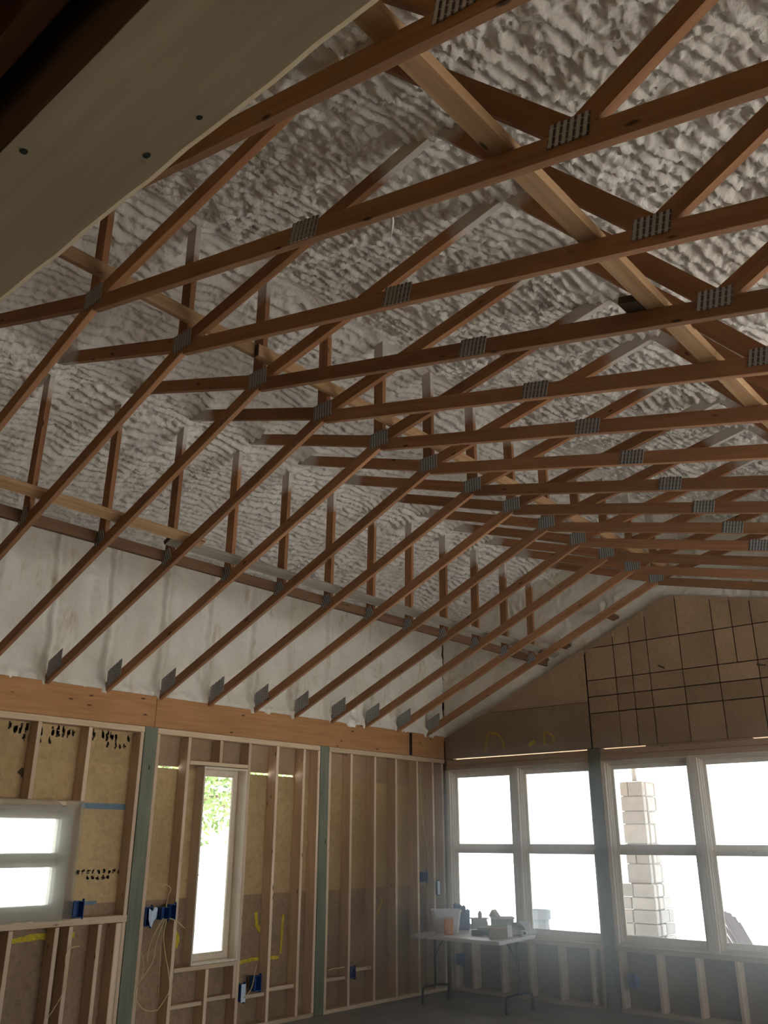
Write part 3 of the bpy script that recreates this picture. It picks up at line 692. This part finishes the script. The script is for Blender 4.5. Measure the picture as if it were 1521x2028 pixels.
# ------------------------------------------------------------------ windows
def frame4(name, root, x0, x1, z0, z1, y0, y1, t, mat):
    box(name, (x0, y0, z0), (x0+t, y1, z1), mat, root); box(name, (x1-t, y0, z0), (x1, y1, z1), mat, root)
    box(name, (x0+t, y0, z0), (x1-t, y1, z0+t), mat, root); box(name, (x0+t, y0, z1-t), (x1-t, y1, z1), mat, root)
def double_hung(root, x0, x1, z0=0.650, z1=2.640):
    frame4('jamb', root, x0, x1, z0, z1, YG+0.005, YG+0.15, 0.022, M_FRAME)
    frame4('stop', root, x0+0.022, x1-0.022, z0+0.022, z1-0.022, YG+0.045, YG+0.15, 0.012, M_FRAME)
    a, b, lo, hi, mid = x0+0.034, x1-0.034, z0+0.034, z1-0.034, 1.647
    frame4('track', root, a, b, lo, hi, YG+0.075, YG+0.15, 0.009, M_FRAME)
    a += 0.009; b -= 0.009; lo += 0.009; hi -= 0.009
    for nm, za, zb, ya in (('upper_sash', mid-0.004, hi, YG+0.118), ('lower_sash', lo, mid+0.004, YG+0.088)):
        s_ = empty(nm, (0, 0, 0)); s_.parent = root; s_.location = -Vector(root.location)
        sw, rail = 0.033, 0.056
        for args in (((a, ya, za), (a+sw, ya+0.026, zb)), ((b-sw, ya, za), (b, ya+0.026, zb)),
                     ((a+sw, ya, za), (b-sw, ya+0.026, za+rail+0.008)), ((a+sw, ya, zb-rail), (b-sw, ya+0.026, zb))):
            me = box_mesh(*(abs(q-p) for p, q in zip(*args)), 0.003, M_FRAME)
            o = link('sash_rail', me, M_FRAME, s_); o.location = [(p+q)/2 for p, q in zip(*args)]
        me = box_mesh(b-a-2*sw+0.004, 0.004, zb-za-2*rail, 0.0, M_GLASS)
        o = link('pane', me, M_GLASS, s_); o.location = ((a+b)/2, ya+0.013, (za+zb)/2+0.004)
wi = 3
for x0, xm0, xm1, x1 in ((-7.362, -6.352, -6.272, -5.222), (-5.050, -3.995, -3.925, -2.880), (-2.690, -1.64, -1.57, -0.53)):
    w_ = empty(f'window_{wi}', ((x0+x1)/2, YG+0.08, 0.65), kind='structure'); wi += 1
    double_hung(w_, x0, xm0); double_hung(w_, xm1, x1)
    box('mullion', (xm0, YG-0.002, 0.65), ((xm0+xm1)/2-0.001, YG+0.15, 2.64), M_FRAME, w_)
    box('mullion', ((xm0+xm1)/2+0.001, YG+0.002, 0.65), (xm1, YG+0.15, 2.64), M_FRAME, w_)
for x0, x1 in ((-7.40, -7.364), (-5.074, -5.052)):
    box('trimmer_stud', (x0, YG, 0.65), (x1, YG+0.15, 2.64), M_STUD, wb)
# narrow window in the long wall
w1 = empty('window_1', (XW-0.08, 5.97, 0.63), kind='structure')
def frameY(name, root, y0, y1, z0, z1, x0, x1, t, mat):
    box(name, (x0, y0, z0), (x1, y0+t, z1), mat, root); box(name, (x0, y1-t, z0), (x1, y1, z1), mat, root)
    box(name, (x0, y0+t, z0), (x1, y1-t, z0+t), mat, root); box(name, (x0, y0+t, z1-t), (x1, y1-t, z1), mat, root)
frameY('jamb', w1, 5.690, 6.262, 0.628, 2.455, XW-0.17, XW+0.006, 0.020, M_FRAME)
frameY('sash', w1, 5.710, 6.242, 0.648, 2.435, XW-0.165, XW-0.125, 0.055, M_FRAME)
frameY('glazing_bead', w1, 5.765, 6.187, 0.703, 2.38, XW-0.150, XW-0.122, 0.012, M_FRAME)
box('pane', (XW-0.147, 5.76, 0.70), (XW-0.143, 6.19, 2.385), M_GLASS, w1, bev=0)
box('outer_trim', (XW-0.17, 5.50, 0.55), (XW-0.155, 5.69, 2.5), M_OSB_G, w1, bev=0)
# wide window behind plastic film
w2 = empty('window_2', (XW-0.08, 3.75, 1.12), kind='structure')
frameY('frame', w2, 3.165, 4.330, 1.114, 2.03, XW-0.16, XW-0.05, 0.11, M_VINYL)
box('meeting_rail', (XW-0.14, 3.275, 1.525), (XW-0.07, 4.22, 1.640), M_VINYL, w2)
for z0, z1 in ((1.22, 1.53), (1.635, 1.95)): box('pane', (XW-0.11, 3.27, z0), (XW-0.106, 4.225, z1), M_GLASS, w2, bev=0)
def film():
    ys_ = np.linspace(3.14, 4.385, 60); zs_ = np.linspace(1.10, 2.075, 48)
    Yf, Zf = np.meshgrid(ys_, zs_, indexing='ij')
    X = XW+0.008 + 0.010*perlin(Yf*3.0, Zf*2.2) + 0.006*perlin(Yf*9, Zf*2.5+3) + 0.004*perlin(Yf*22, Zf*4)
    return np.stack([X, Yf, Zf], -1)
fm = grid_mesh('plastic_sheet', film(), M_FILM, None, True)
tag(fm, 'milky plastic sheet stapled over the wide window in the stud wall', 'plastic sheet')
# the beam strip under that sheet, over the sill

# ------------------------------------------------------------------ blue outlet boxes and cables
def ebox(x, y, z, h, lab, w=0.055, d=0.07, mat=M_BLUE, face=None, gable=False, ry=0.0):
    r = empty('outlet_box', (x, y, z), lab, 'outlet box', 'blue electrical boxes on the studs')
    def pc(name, lo, hi, m):
        if gable: lo, hi = (lo[1], -hi[0], lo[2]), (hi[1], -lo[0], hi[2])
        me = box_mesh(*(abs(q-p) for p, q in zip(lo, hi)), 0.004, m); o = link(name, me, m, r); o.location = [(p+q)/2 for p, q in zip(lo, hi)]; return o
    t = 0.005
    pc('back', (-d, -w/2, -h/2), (-d+t, w/2, h/2), mat)
    for s in (-1, 1): pc('side', (-d, s*w/2-t/2, -h/2), (0.012, s*w/2+t/2, h/2), mat)
    for s in (-1, 1): pc('end', (-d, -w/2, s*h/2-t/2), (0.012, w/2, s*h/2+t/2), mat)
    pc('bracket', (-0.03, w/2+0.002, -h/2-0.02), (0.004, w/2+0.008, h/2+0.02), mat)
    if face is not None: pc('cover', (0.012, -w/2-0.004, -h/2-0.004), (0.016, w/2+0.004, h/2+0.004), face)
    return r
F = XW+0.012
ebox(F, 4.435, 1.185, 0.125, 'blue outlet box at the lower right corner of the plastic sheet', 0.095)
bx = ebox(F, 5.165, 1.085, 0.155, 'blue outlet box with torn pale paper, right of the nearer green post', 0.065)
def torn():
    pts = [(0.00, 0.075), (0.035, 0.045), (0.065, 0.082), (0.095, 0.07), (0.085, -0.01), (0.06, -0.04), (0.045, -0.09), (0.02, -0.075), (0.005, -0.02)]
    bm = bmesh.new(); f = [bm.verts.new((0.006*math.sin(i*2), p[0], p[1])) for i, p in enumerate(pts)]; g = [bm.verts.new((v.co.x+0.002, v.co.y, v.co.z)) for v in f]
    bm.faces.new(f[::-1]); bm.faces.new(g)
    for i in range(len(f)): bm.faces.new((f[i], f[(i+1) % len(f)], g[(i+1) % len(f)], g[i]))
    me = bpy.data.meshes.new('torn_paper'); bm.to_mesh(me); bm.free(); return me
o = link('torn_paper', torn(), M_BLUEL, bx); o.location = (0.022, -0.015, 0.0); o['label'] = 'pale torn paper cover'
ebox(F, 5.345, 1.105, 0.10, 'blue outlet box with loose cables, left one of a touching pair', 0.085)
ebox(F, 5.432, 1.115, 0.12, 'blue outlet box touching the stud left of the narrow window', 0.06)
ebox(F, 6.345, 0.335, 0.15, 'blue outlet box with a pale cover, low right of the narrow window', 0.05, face=M_BLUEL)
ebox(F, 6.535, 0.40, 0.13, 'blue outlet box on a stud second right of the narrow window', 0.085)
ebox(F, 7.945, 0.36, 0.10, 'dim blue outlet box low between studs right of the farther green post', 0.07)
ebox(F, 9.265, 1.315, 0.115, 'blue outlet box at chest height by the yellow cable near the corner', 0.085)
ebox(F, 9.525, 1.18, 0.15, 'narrow box with a pale cover on the stud nearest the corner', 0.04, face=M_BLUEL)
ebox(F, 3.79, 0.235, 0.05, 'blue outlet box near the floor under the plastic-covered window', 0.12)
ebox(F, 4.63, 0.17, 0.10, 'blue outlet box near the floor left of the nearer green post', 0.05)
ebox(-7.265+0.02, YG-0.012, 0.35, 0.12, 'blue outlet box on the gable studs under the folding table', 0.07, gable=True)
ebox(-4.905, YG-0.012, 0.32, 0.13, 'blue outlet box below the left pane of the second gable window pair', 0.08, gable=True)
#ebox(-4.46, YG-0.012, 0.32, 0.10, 'blue outlet box below the middle of the second gable window pair', 0.08, gable=True)

_wn = [0]
def wire(pts, lab, r=0.0045):
    _wn[0] += 1; pts = [(p[0]+0.012*(_wn[0] % 4), p[1], p[2]) for p in pts]
    o = tube('cable', pts, r, M_CABLE, None, 5, 7); return tag(o, lab, 'cable')
from math import sin
def wpt(u, v, x=XW+0.03):
    d = fw + r2*((u-760.5)/1703.5) - u2*((v-1014)/1703.5); k = x/d.x
    return (x, d.y*k, d.z*k + EYE)
zc = lambda x, y: wpt(x/3.8025, 1650 + y/3.8025)
wire([zc(*p) for p in ((1225, 640), (1165, 740), (1120, 850), (1102, 965))], 'yellow cable hanging from the paired boxes, leftmost and shortest strand')
wire([zc(*p) for p in ((1232, 645), (1185, 760), (1155, 870), (1140, 960), (1080, 1060), (1025, 1140), (1010, 1240), (1060, 1320), (1120, 1338), (1168, 1330))], 'yellow cable looping from the paired boxes down almost to the floor')
wire([zc(*p) for p in ((1238, 645), (1215, 760), (1222, 880), (1245, 1010), (1258, 1130), (1245, 1210), (1195, 1290), (1165, 1335))], 'yellow cable from the paired boxes bulging right along the stud')
wire([zc(*p) for p in ((1228, 650), (1212, 820), (1205, 960), (1198, 1120), (1192, 1260))], 'thin yellow cable hanging straight from the paired boxes', 0.003)
wire([zc(*p) for p in ((1060, 900), (1076, 980), (1068, 1060), (1045, 1120))], 'short yellow cable end beside the stud right of the nearer green post', 0.003)
wire([zc(*p) for p in ((1240, 560), (1255, 470), (1275, 420), (1245, 392), (1215, 398))], 'yellow cable curling up over the paired boxes', 0.0035)
wire([zc(*p) for p in ((1260, 640), (1310, 660), (1345, 690), (1375, 715))], 'yellow cable poking through the stud beside the narrow window', 0.0045)
wire([zc(*p) for p in ((600, 850), (525, 870), (492, 940), (500, 1050), (497, 1130), (460, 1230), (400, 1330), (355, 1400))], 'yellow cable drooping in the wall bay under the plastic-covered window', 0.0035)
ze = lambda x, y: wpt(350+x/3.8025, 1650 + y/3.8025)
wire([ze(*p) for p in ((595, 990), (580, 1060), (570, 1120), (550, 1180), (505, 1240))], 'yellow cable feeding the box second right of the narrow window', 0.0045)
zf = lambda x, y: wpt(700+x/5.07, 1400+y/5.07, XW-0.02)
wire([zf(*p) for p in ((640, 560), (655, 900), (680, 1180), (720, 1420), (742, 1590))], 'yellow cable slanting down near the corner, its left strand', 0.005)
wire([zf(*p) for p in ((650, 620), (665, 1000), (700, 1330), (770, 1620), (790, 1760))], 'yellow cable slanting down near the corner, its right strand', 0.005)
wire([zf(*p) for p in ((748, 1850), (752, 2000), (755, 2300), (745, 2600))], 'yellow cable running down from the chest-height box near the corner', 0.005)
wire([wpt(*p, XW-0.02) for p in ((648, 1922), (660, 1918), (672, 1917), (680, 1915))], 'pale cable stub across the bay right of the farther green post', 0.006)

# ------------------------------------------------------------------ folding table
TZ = 0.745
tA, tB, tC = Vector((-6.95, 8.43, 0)), Vector((-5.72, 8.41, 0)), Vector((-5.84, 9.33, 0)); tD = tA + tC - tB
tb = empty('folding_table', (-6.35, 8.87, 0), 'pale folding table with dark steel legs in front of the corner window', 'table')
def tabletop():
    bm = bmesh.new(); q = [tA, tB, tC, tD]; c = Vector((-6.35, 8.87, 0))
    lo = [bm.verts.new((p.x-c.x, p.y-c.y, TZ-0.035)) for p in q]; hi = [bm.verts.new((p.x-c.x, p.y-c.y, TZ)) for p in q]
    bm.faces.new(lo[::-1]); bm.faces.new(hi)
    for i in range(4): bm.faces.new((lo[i], lo[(i+1) % 4], hi[(i+1) % 4], hi[i]))
    bmesh.ops.bevel(bm, geom=list(bm.edges), offset=0.010, segments=2, affect='EDGES')
    me = bpy.data.meshes.new('tabletop'); bm.to_mesh(me); bm.free(); return me
link('tabletop', tabletop(), M_TABLE, tb)
for (ax, ay), (bx_, by) in (((-7.02, 8.73), (-6.98, 9.17)), ((-5.93, 8.80), (-5.90, 9.28))):
    cx, cy = (ax+bx_)/2, (ay+by)/2; dx = 0.0
    tube('leg', [(cx, cy, TZ-0.03), (cx, cy, 0.17)], 0.017, M_STEEL, tb, 8)
    tube('foot_bar', [(ax, ay, 0.0), (ax, ay, 0.10), (ax+0.01*(bx_-ax), ay+0.05, 0.165), (bx_, by-0.05, 0.165), (bx_, by, 0.10), (bx_, by, 0.0)], 0.013, M_STEEL, tb, 8, 4)
    s = 1 if ax < -6.4 else -1
    tube('leg_strut', [(cx, cy, 0.46), (cx+s*0.05, cy, 0.56), (cx+s*0.13, cy, 0.66), (cx+s*0.24, cy, TZ-0.04)], 0.010, M_STEEL, tb, 6, 4)
# things on the table
def at_table(u, v): 
    d = fw + r2*((u-760.5)/1703.5) - u2*((v-1014)/1703.5); k = (TZ-EYE)/d.z; return d.x*k, d.y*k
AX = math.radians(41)
def lump(name, lab, cat, x, y, sx, sy, sz, mat, rz=0.0, parts=None, bev=0.006, z=TZ):
    r = empty(name, (x, y, z), lab, cat, None, None, rz)
    o = link('body', box_mesh(sx, sy, sz, bev, mat), mat, r); o.location = (0, 0, sz/2)
    for nm, (px, py, pz), (qx, qy, qz), m in (parts or []):
        o = link(nm, box_mesh(qx, qy, qz, 0.003, m), m, r); o.location = (px, py, pz)
    return r
def tub(x, y, rz):
    r = empty('plastic_tub', (x, y, TZ), 'white plastic tub at the left end of the folding table', 'tub', None, None, rz)
    bm = bmesh.new(); rows = []
    for sx, sy, z in ((0.135, 0.09, 0.0), (0.165, 0.115, 0.22), (0.175, 0.125, 0.22), (0.175, 0.125, 0.245), (0.165, 0.115, 0.245), (0.160, 0.110, 0.22), (0.130, 0.085, 0.006)):
        rows.append([bm.verts.new((a*sx, b*sy, z)) for a, b in ((-1, -0.8), (-0.85, -1), (0.85, -1), (1, -0.8), (1, 0.8), (0.85, 1), (-0.85, 1), (-1, 0.8))])
    for p, q in zip(rows, rows[1:]):
        for i in range(8): bm.faces.new((p[i], p[(i+1) % 8], q[(i+1) % 8], q[i]))
    bm.faces.new(rows[0][::-1]); bm.faces.new(rows[-1]); bmesh.ops.recalc_face_normals(bm, faces=bm.faces)
    me = bpy.data.meshes.new('body'); bm.to_mesh(me); bm.free(); link('body', me, M_WHITE, r)
x, y = at_table(872, 1848); tub(x, y+0.12, 0.72)
x, y = at_table(890, 1851); lump('orange_carton', 'small orange carton with a pale top, standing in front of the white tub', 'carton', x, y-0.01, 0.105, 0.06, 0.165, M_ORANGE, 0.72, [('flap', (0, 0, 0.172), (0.107, 0.062, 0.016), M_BEIGE)])
for i, (u, h, dz) in enumerate(((898, 0.285, 0), (906, 0.275, 0), (914, 0.262, 0), (922, 0.22, 0))):
    x, y = at_table(u, 1842); lump('blue_box', f'{["first", "second", "third", "last"][i]} of four upright blue outlet boxes beside the tub, counted from the tub', 'outlet box', x, y+0.05, 0.046, 0.09, h, M_BLUE, 0.72, [('ridge', (0, -0.047, h*0.5), (0.02, 0.008, h*0.92), M_BLUE), ('clip', (0, -0.02, h+0.006), (0.014, 0.02, 0.012), M_BLUE)], bev=0.004)
x, y = at_table(938, 1842); lump('low_carton', 'low pale carton in the middle of the table behind the dark tool case', 'carton', x-0.03, y+0.16, 0.18, 0.12, 0.115, M_BEIGE, 0.72, [('lid', (0, 0, 0.118), (0.225, 0.145, 0.008), M_BEIGE)])
x, y = at_table(953, 1838)
o = tube('paper_roll', [(x-0.02, y+0.04, TZ+0.05), (x+0.05, y+0.0, TZ+0.05)], 0.05, M_PAPER, None, 14); tag(o, 'white paper roll lying in front of the low pale carton', 'roll')
x, y = at_table(936, 1842)
o = tube('pale_cup', [(x, y+0.16, TZ+0.12), (x, y+0.16, TZ+0.17), (x, y+0.16, TZ+0.20)], [0.022, 0.026, 0.012], M_BEIGE, None, 10); tag(o, 'tiny pale bottle standing on the low carton', 'bottle')
x, y = at_table(974, 1842); gb = lump('flat_case', 'grey-green flat case stacked on the table under a dark tent-shaped scrap', 'case', x+0.02, y+0.20, 0.26, 0.16, 0.115, M_GREEN, 0.72, [('lid', (0, 0, 0.125), (0.275, 0.205, 0.02), M_BEIGE)])
x2, y2 = at_table(958, 1842)
o = prism('folded_card', [(-0.06, 0), (0.06, 0), (-0.005, 0.075)], 0, 0.09, M_CARD); o.location = (x2, y2+0.19, TZ+0.137+0.025); tag(o, 'dark folded card standing like a tent on the grey-green case', 'card')
x, y = at_table(950, 1852); lump('tool_case', 'black tool case lying at the front edge of the folding table', 'tool case', x, y+0.04, 0.23, 0.12, 0.055, M_BLACK, 0.72, [('lid', (0.03, 0, 0.065), (0.15, 0.10, 0.03), M_GREEN), ('handle', (0, -0.065, 0.03), (0.08, 0.012, 0.02), M_BLACK)])
x, y = at_table(984, 1858); lump('brown_carton', 'brown carton with a white end at the front corner of the table', 'carton', x, y+0.03, 0.19, 0.11, 0.105, M_CARD, 0.72, [('end_flap', (0.098, 0, 0.055), (0.008, 0.11, 0.11), M_PAPER)])
x, y = at_table(1006, 1856); lump('white_box', 'plain white small box beside the brown carton at the table corner', 'box', x, y+0.03, 0.06, 0.08, 0.125, M_PAPER, 0.72)
def dome(x, y):
    r = empty('cloth_cap', (x, y, TZ+0.081), 'small dark rounded cap on top of the white packets', 'cap')
    bm = bmesh.new(); bmesh.ops.create_uvsphere(bm, u_segments=14, v_segments=8, radius=0.07)
    bmesh.ops.delete(bm, geom=[v for v in bm.verts if v.co.z < -0.001], context='VERTS')
    for v in bm.verts: v.co.z *= 0.75
    me = bpy.data.meshes.new('crown'); bm.to_mesh(me); bm.free(); link('crown', me, M_GREEN, r)
    b_ = link('peak', box_mesh(0.10, 0.07, 0.008, 0.003, M_STEEL), M_STEEL, r); b_.location = (0.09, -0.05, 0.004); b_.rotation_euler = (0, 0.35, -0.6)
x, y = at_table(1022, 1852); dome(x, y+0.02)
for i, (u, v, sx, sy, sz, rz, lab) in enumerate(((1022, 1852, 0.10, 0.10, 0.080, 0.72, 'white packet under the dark cap on the folding table'), (1036, 1854, 0.075, 0.09, 0.065, 0.72, 'white packet with a dark strip in the middle of the right table end'), (1049, 1850, 0.11, 0.12, 0.058, 0.85, 'white packet at the far right table corner'), (1036, 1842, 0.15, 0.08, 0.095, 0.72, 'taller white packet at the back of the right table end'))):
    x, y = at_table(u, v); lump('paper_packet', lab, 'packet', x, y+0.02, sx, sy, sz, M_PAPER, rz, [('label_strip', (0, -sy/2-0.001, sz/2), (sx*0.4, 0.002, sz*0.4), M_STEEL)] if i == 1 else None, 0.012)

# ------------------------------------------------------------------ outside: porch column, chair, planter, trees
pc_ = empty('porch_column', (-6.0, 12.6, -0.15), 'grey stone-faced porch column seen through the second window pair', 'column')
box('core', (-6.13, 12.40, -0.15), (-5.83, 12.78, 2.56), M_MORTAR, pc_)
rnd = random.Random(5)
z = -0.15
while z < 2.55:
    base = z < 1.18
    h = rnd.uniform(0.15, 0.185) if base else rnd.uniform(0.16, 0.30); h = min(h, 2.60-z)
    xa, xb = (-6.30, -5.74) if base else (-6.16, -5.80)
    ya = 12.30 if base else 12.37
    cut = rnd.uniform(0.3, 0.7); xm = xa+(xb-xa)*cut; dep = 0.06
    cuts = [xa, xm, xb] if base or rnd.random() < 0.6 else [xa, xb]
    for c0, c1 in zip(cuts, cuts[1:]):
        box('stone', (c0+0.005, ya-rnd.uniform(0, 0.012), z+0.004), (c1-0.005, ya+dep+0.04, z+h-0.004), M_STONE, pc_, 0.010)
    yc = ya+0.3+rnd.uniform(-0.1, 0.1)
    for c0, c1 in ((ya+0.11, yc), (yc, ya+0.58 if base else ya+0.46)):
        box('stone', (xb-0.07, c0+0.006, z+0.006), (xb+rnd.uniform(-0.005, 0.01), c1-0.006, z+h-0.006), M_STONE, pc_, 0.016)
    z += h
def adirondack(x, y, rz):
    r = empty('garden_chair', (x, y, -0.15), 'mauve-grey slatted garden chair on the patio outside the right window pair', 'chair', None, None, rz)
    def s(name, a, b, w, t, wd=(0, 1, 0)):
        a, b = Vector(a), Vector(b); d = (b-a); L = d.length; xx = d.normalized(); zz = Vector(wd); zz = (zz-xx*zz.dot(xx)).normalized(); yy = zz.cross(xx)
        o = link(name, box_mesh(L, t, w, 0.004, M_CHAIR), M_CHAIR, r)
        o.matrix_basis = Matrix.Translation((a+b)/2) @ Matrix(((xx.x, yy.x, zz.x, 0), (xx.y, yy.y, zz.y, 0), (xx.z, yy.z, zz.z, 0), (0, 0, 0, 1)))
    for i in range(7):
        f = (i-3)/3.0; s('back_slat', (0.05, f*0.21, 0.28), (-0.36, f*0.30, 1.06-0.10*f*f), 0.086, 0.018)
    for i in range(6): s('seat_slat', (0.04+i*0.085, -0.26, 0.29+i*0.018), (0.04+i*0.085, 0.26, 0.29+i*0.018), 0.075, 0.018, (1, 0, 0.2))
    for q in (-1, 1):
        s('arm', (-0.22, q*0.33, 0.58), (0.50, q*0.33, 0.60), 0.11, 0.02, (0, 1, 0)); s('leg', (0.46, q*0.29, 0.0), (0.46, q*0.29, 0.59), 0.09, 0.022, (1, 0, 0)); s('rear_leg', (0.48, q*0.26, 0.36), (-0.42, q*0.26, 0.0), 0.10, 0.022, (0, 0, 1))
    s('back_rail', (-0.20, -0.34, 0.56), (-0.20, 0.34, 0.56), 0.07, 0.02, (0, 0, 1))
adirondack(-4.42, 12.2, math.radians(50))
pt = empty('stone_urn', (-7.80, 12.6, -0.15), 'pale grey waisted stone urn outside, low in the first window pair', 'urn')
def urn():
    bm = bmesh.new(); rows = []
    for r_, z_ in ((0.16, 0), (0.16, 0.08), (0.12, 0.12), (0.14, 0.30), (0.165, 0.42), (0.155, 0.60), (0.14, 0.72), (0.14, 0.76), (0.175, 0.77), (0.175, 0.90), (0.15, 0.90), (0.14, 0.80)):
        rows.append([bm.verts.new((r_*math.cos(2*math.pi*k/16), r_*math.sin(2*math.pi*k/16), z_)) for k in range(16)])
    for p, q in zip(rows, rows[1:]):
        for k in range(16): bm.faces.new((p[k], p[(k+1) % 16], q[(k+1) % 16], q[k]))
    bm.faces.new(rows[0][::-1]); bm.faces.new(rows[-1]); me = bpy.data.meshes.new('urn_body'); bm.to_mesh(me); bm.free(); return me
link('urn_body', urn(), M_URN, pt); link('soil', box_mesh(0.2, 0.2, 0.05, 0.01, M_BARK), M_BARK, pt).location = (0, 0, 0.80)
def tree(x, y, h, cr, cz, lab, seed, n=2600):
    t = empty('tree', (x, y, -0.15), lab, 'tree'); rg = np.random.RandomState(seed)
    link('trunk', tube_mesh([(0, 0, 0), (0.05, 0.03, h*0.35), (0.0, 0.1, h*0.7), (0.05, 0.05, h)], [0.16, 0.13, 0.09, 0.04], 8), M_BARK, t)
    for i in range(5):
        a = i*1.3+seed; link('branch', tube_mesh([(0, 0.05, h*(0.45+0.08*i)), (math.cos(a)*cr*0.4, math.sin(a)*cr*0.4, h*(0.55+0.08*i)), (math.cos(a)*cr*0.8, math.sin(a)*cr*0.8, h*(0.58+0.08*i))], [0.05, 0.035, 0.015], 6), M_BARK, t)
    u = rg.normal(size=(n, 3)); u /= np.linalg.norm(u, axis=1)[:, None]; rad = rg.rand(n)**0.45
    clump = 1 + 0.35*np.sin(u[:, 0]*5+seed)*np.cos(u[:, 1]*6)*np.sin(u[:, 2]*4+1)
    c = u*(rad*clump)[:, None]*np.array([cr, cr, cr*0.8]) + np.array([0, 0, cz])
    a = rg.normal(size=(n, 3)); a /= np.linalg.norm(a, axis=1)[:, None]; b = np.cross(a, rg.normal(size=(n, 3))); b /= np.linalg.norm(b, axis=1)[:, None]
    s = (0.07 + 0.06*rg.rand(n))[:, None]
    V = np.stack([c-a*s, c+b*s*0.45, c+a*s, c-b*s*0.45], 1).reshape(-1, 3)
    me = bpy.data.meshes.new('foliage'); me.from_pydata(V.tolist(), [], np.arange(n*4).reshape(n, 4).tolist()); me.update()
    o = link('foliage', me, M_LEAF, t); o['kind'] = 'stuff'
tree(-16.2, 11.2, 5.0, 2.8, 4.0, 'light green leafy tree outside, its crown high in the narrow window', 1, 4200)
tree(-21.0, 18.6, 5.2, 2.9, 4.2, 'light green leafy tree farther off, its crown behind the nearer tree', 4, 3600)
tree(-17.0, 12.2, 1.7, 0.7, 1.25, 'low light green sapling outside, low in the narrow window', 9, 300)
# porch roof added beyond view to shade the column and chair
pr = empty('added_porch_roof', (-3.5, 11.6, 2.95), 'wood-ceilinged porch roof added to shade the porch column, seen as a warm slit above the windows', 'porch roof')
for i in range(18):
    x = -8.6 + i*0.62; box('ceiling_board', (x, 9.97, 2.95), (x+0.612, 13.2, 2.97), M_PORCH, pr, 0.003)
box('roof_sheet', (-8.7, 9.97, 2.975), (2.7, 13.3, 3.02), M_ROOF, pr)
box('front_beam', (-8.7, 13.1, 2.90), (2.7, 13.3, 2.96), M_PORCH, pr)
tube('steel_post', [(-6.02, 12.6, 2.58), (-6.02, 12.6, 2.96)], 0.04, M_WHITE, pr, 10)

# ------------------------------------------------------------------ haze volume added to imitate lens glare around the gable windows
def haze():
    bm = bmesh.new(); prof = [(9.72, 0.015), (9.72, 3.55), (9.2, 3.35), (8.2, 2.5), (7.2, 1.6), (6.6, 0.9), (6.4, 0.015)]
    a = [bm.verts.new((-7.30, y, z)) for y, z in prof]; b = [bm.verts.new((2.4, y, z)) for y, z in prof]
    bm.faces.new(a); bm.faces.new(b[::-1])
    for i in range(len(prof)): bm.faces.new((a[i], b[i], b[(i+1) % len(prof)], a[(i+1) % len(prof)]))
    bmesh.ops.recalc_face_normals(bm, faces=bm.faces); me = bpy.data.meshes.new('glare_haze'); bm.to_mesh(me); bm.free()
    m = bpy.data.materials.new('glare_haze'); m.use_nodes = True; nt = m.node_tree; nt.nodes.remove(nt.nodes['Principled BSDF'])
    v = node(nt, 'ShaderNodeVolumeScatter'); v.inputs['Density'].default_value = 0.13; v.inputs['Anisotropy'].default_value = 0.78
    v.inputs['Color'].default_value = (0.985, 0.985, 0.98, 1)
    nt.links.new(v.outputs[0], nt.nodes['Material Output'].inputs['Volume'])
    o = link('glare_haze', me, m); tag(o, 'thin pale haze added to imitate lens glare in front of the gable windows', kind='stuff'); return o
haze()
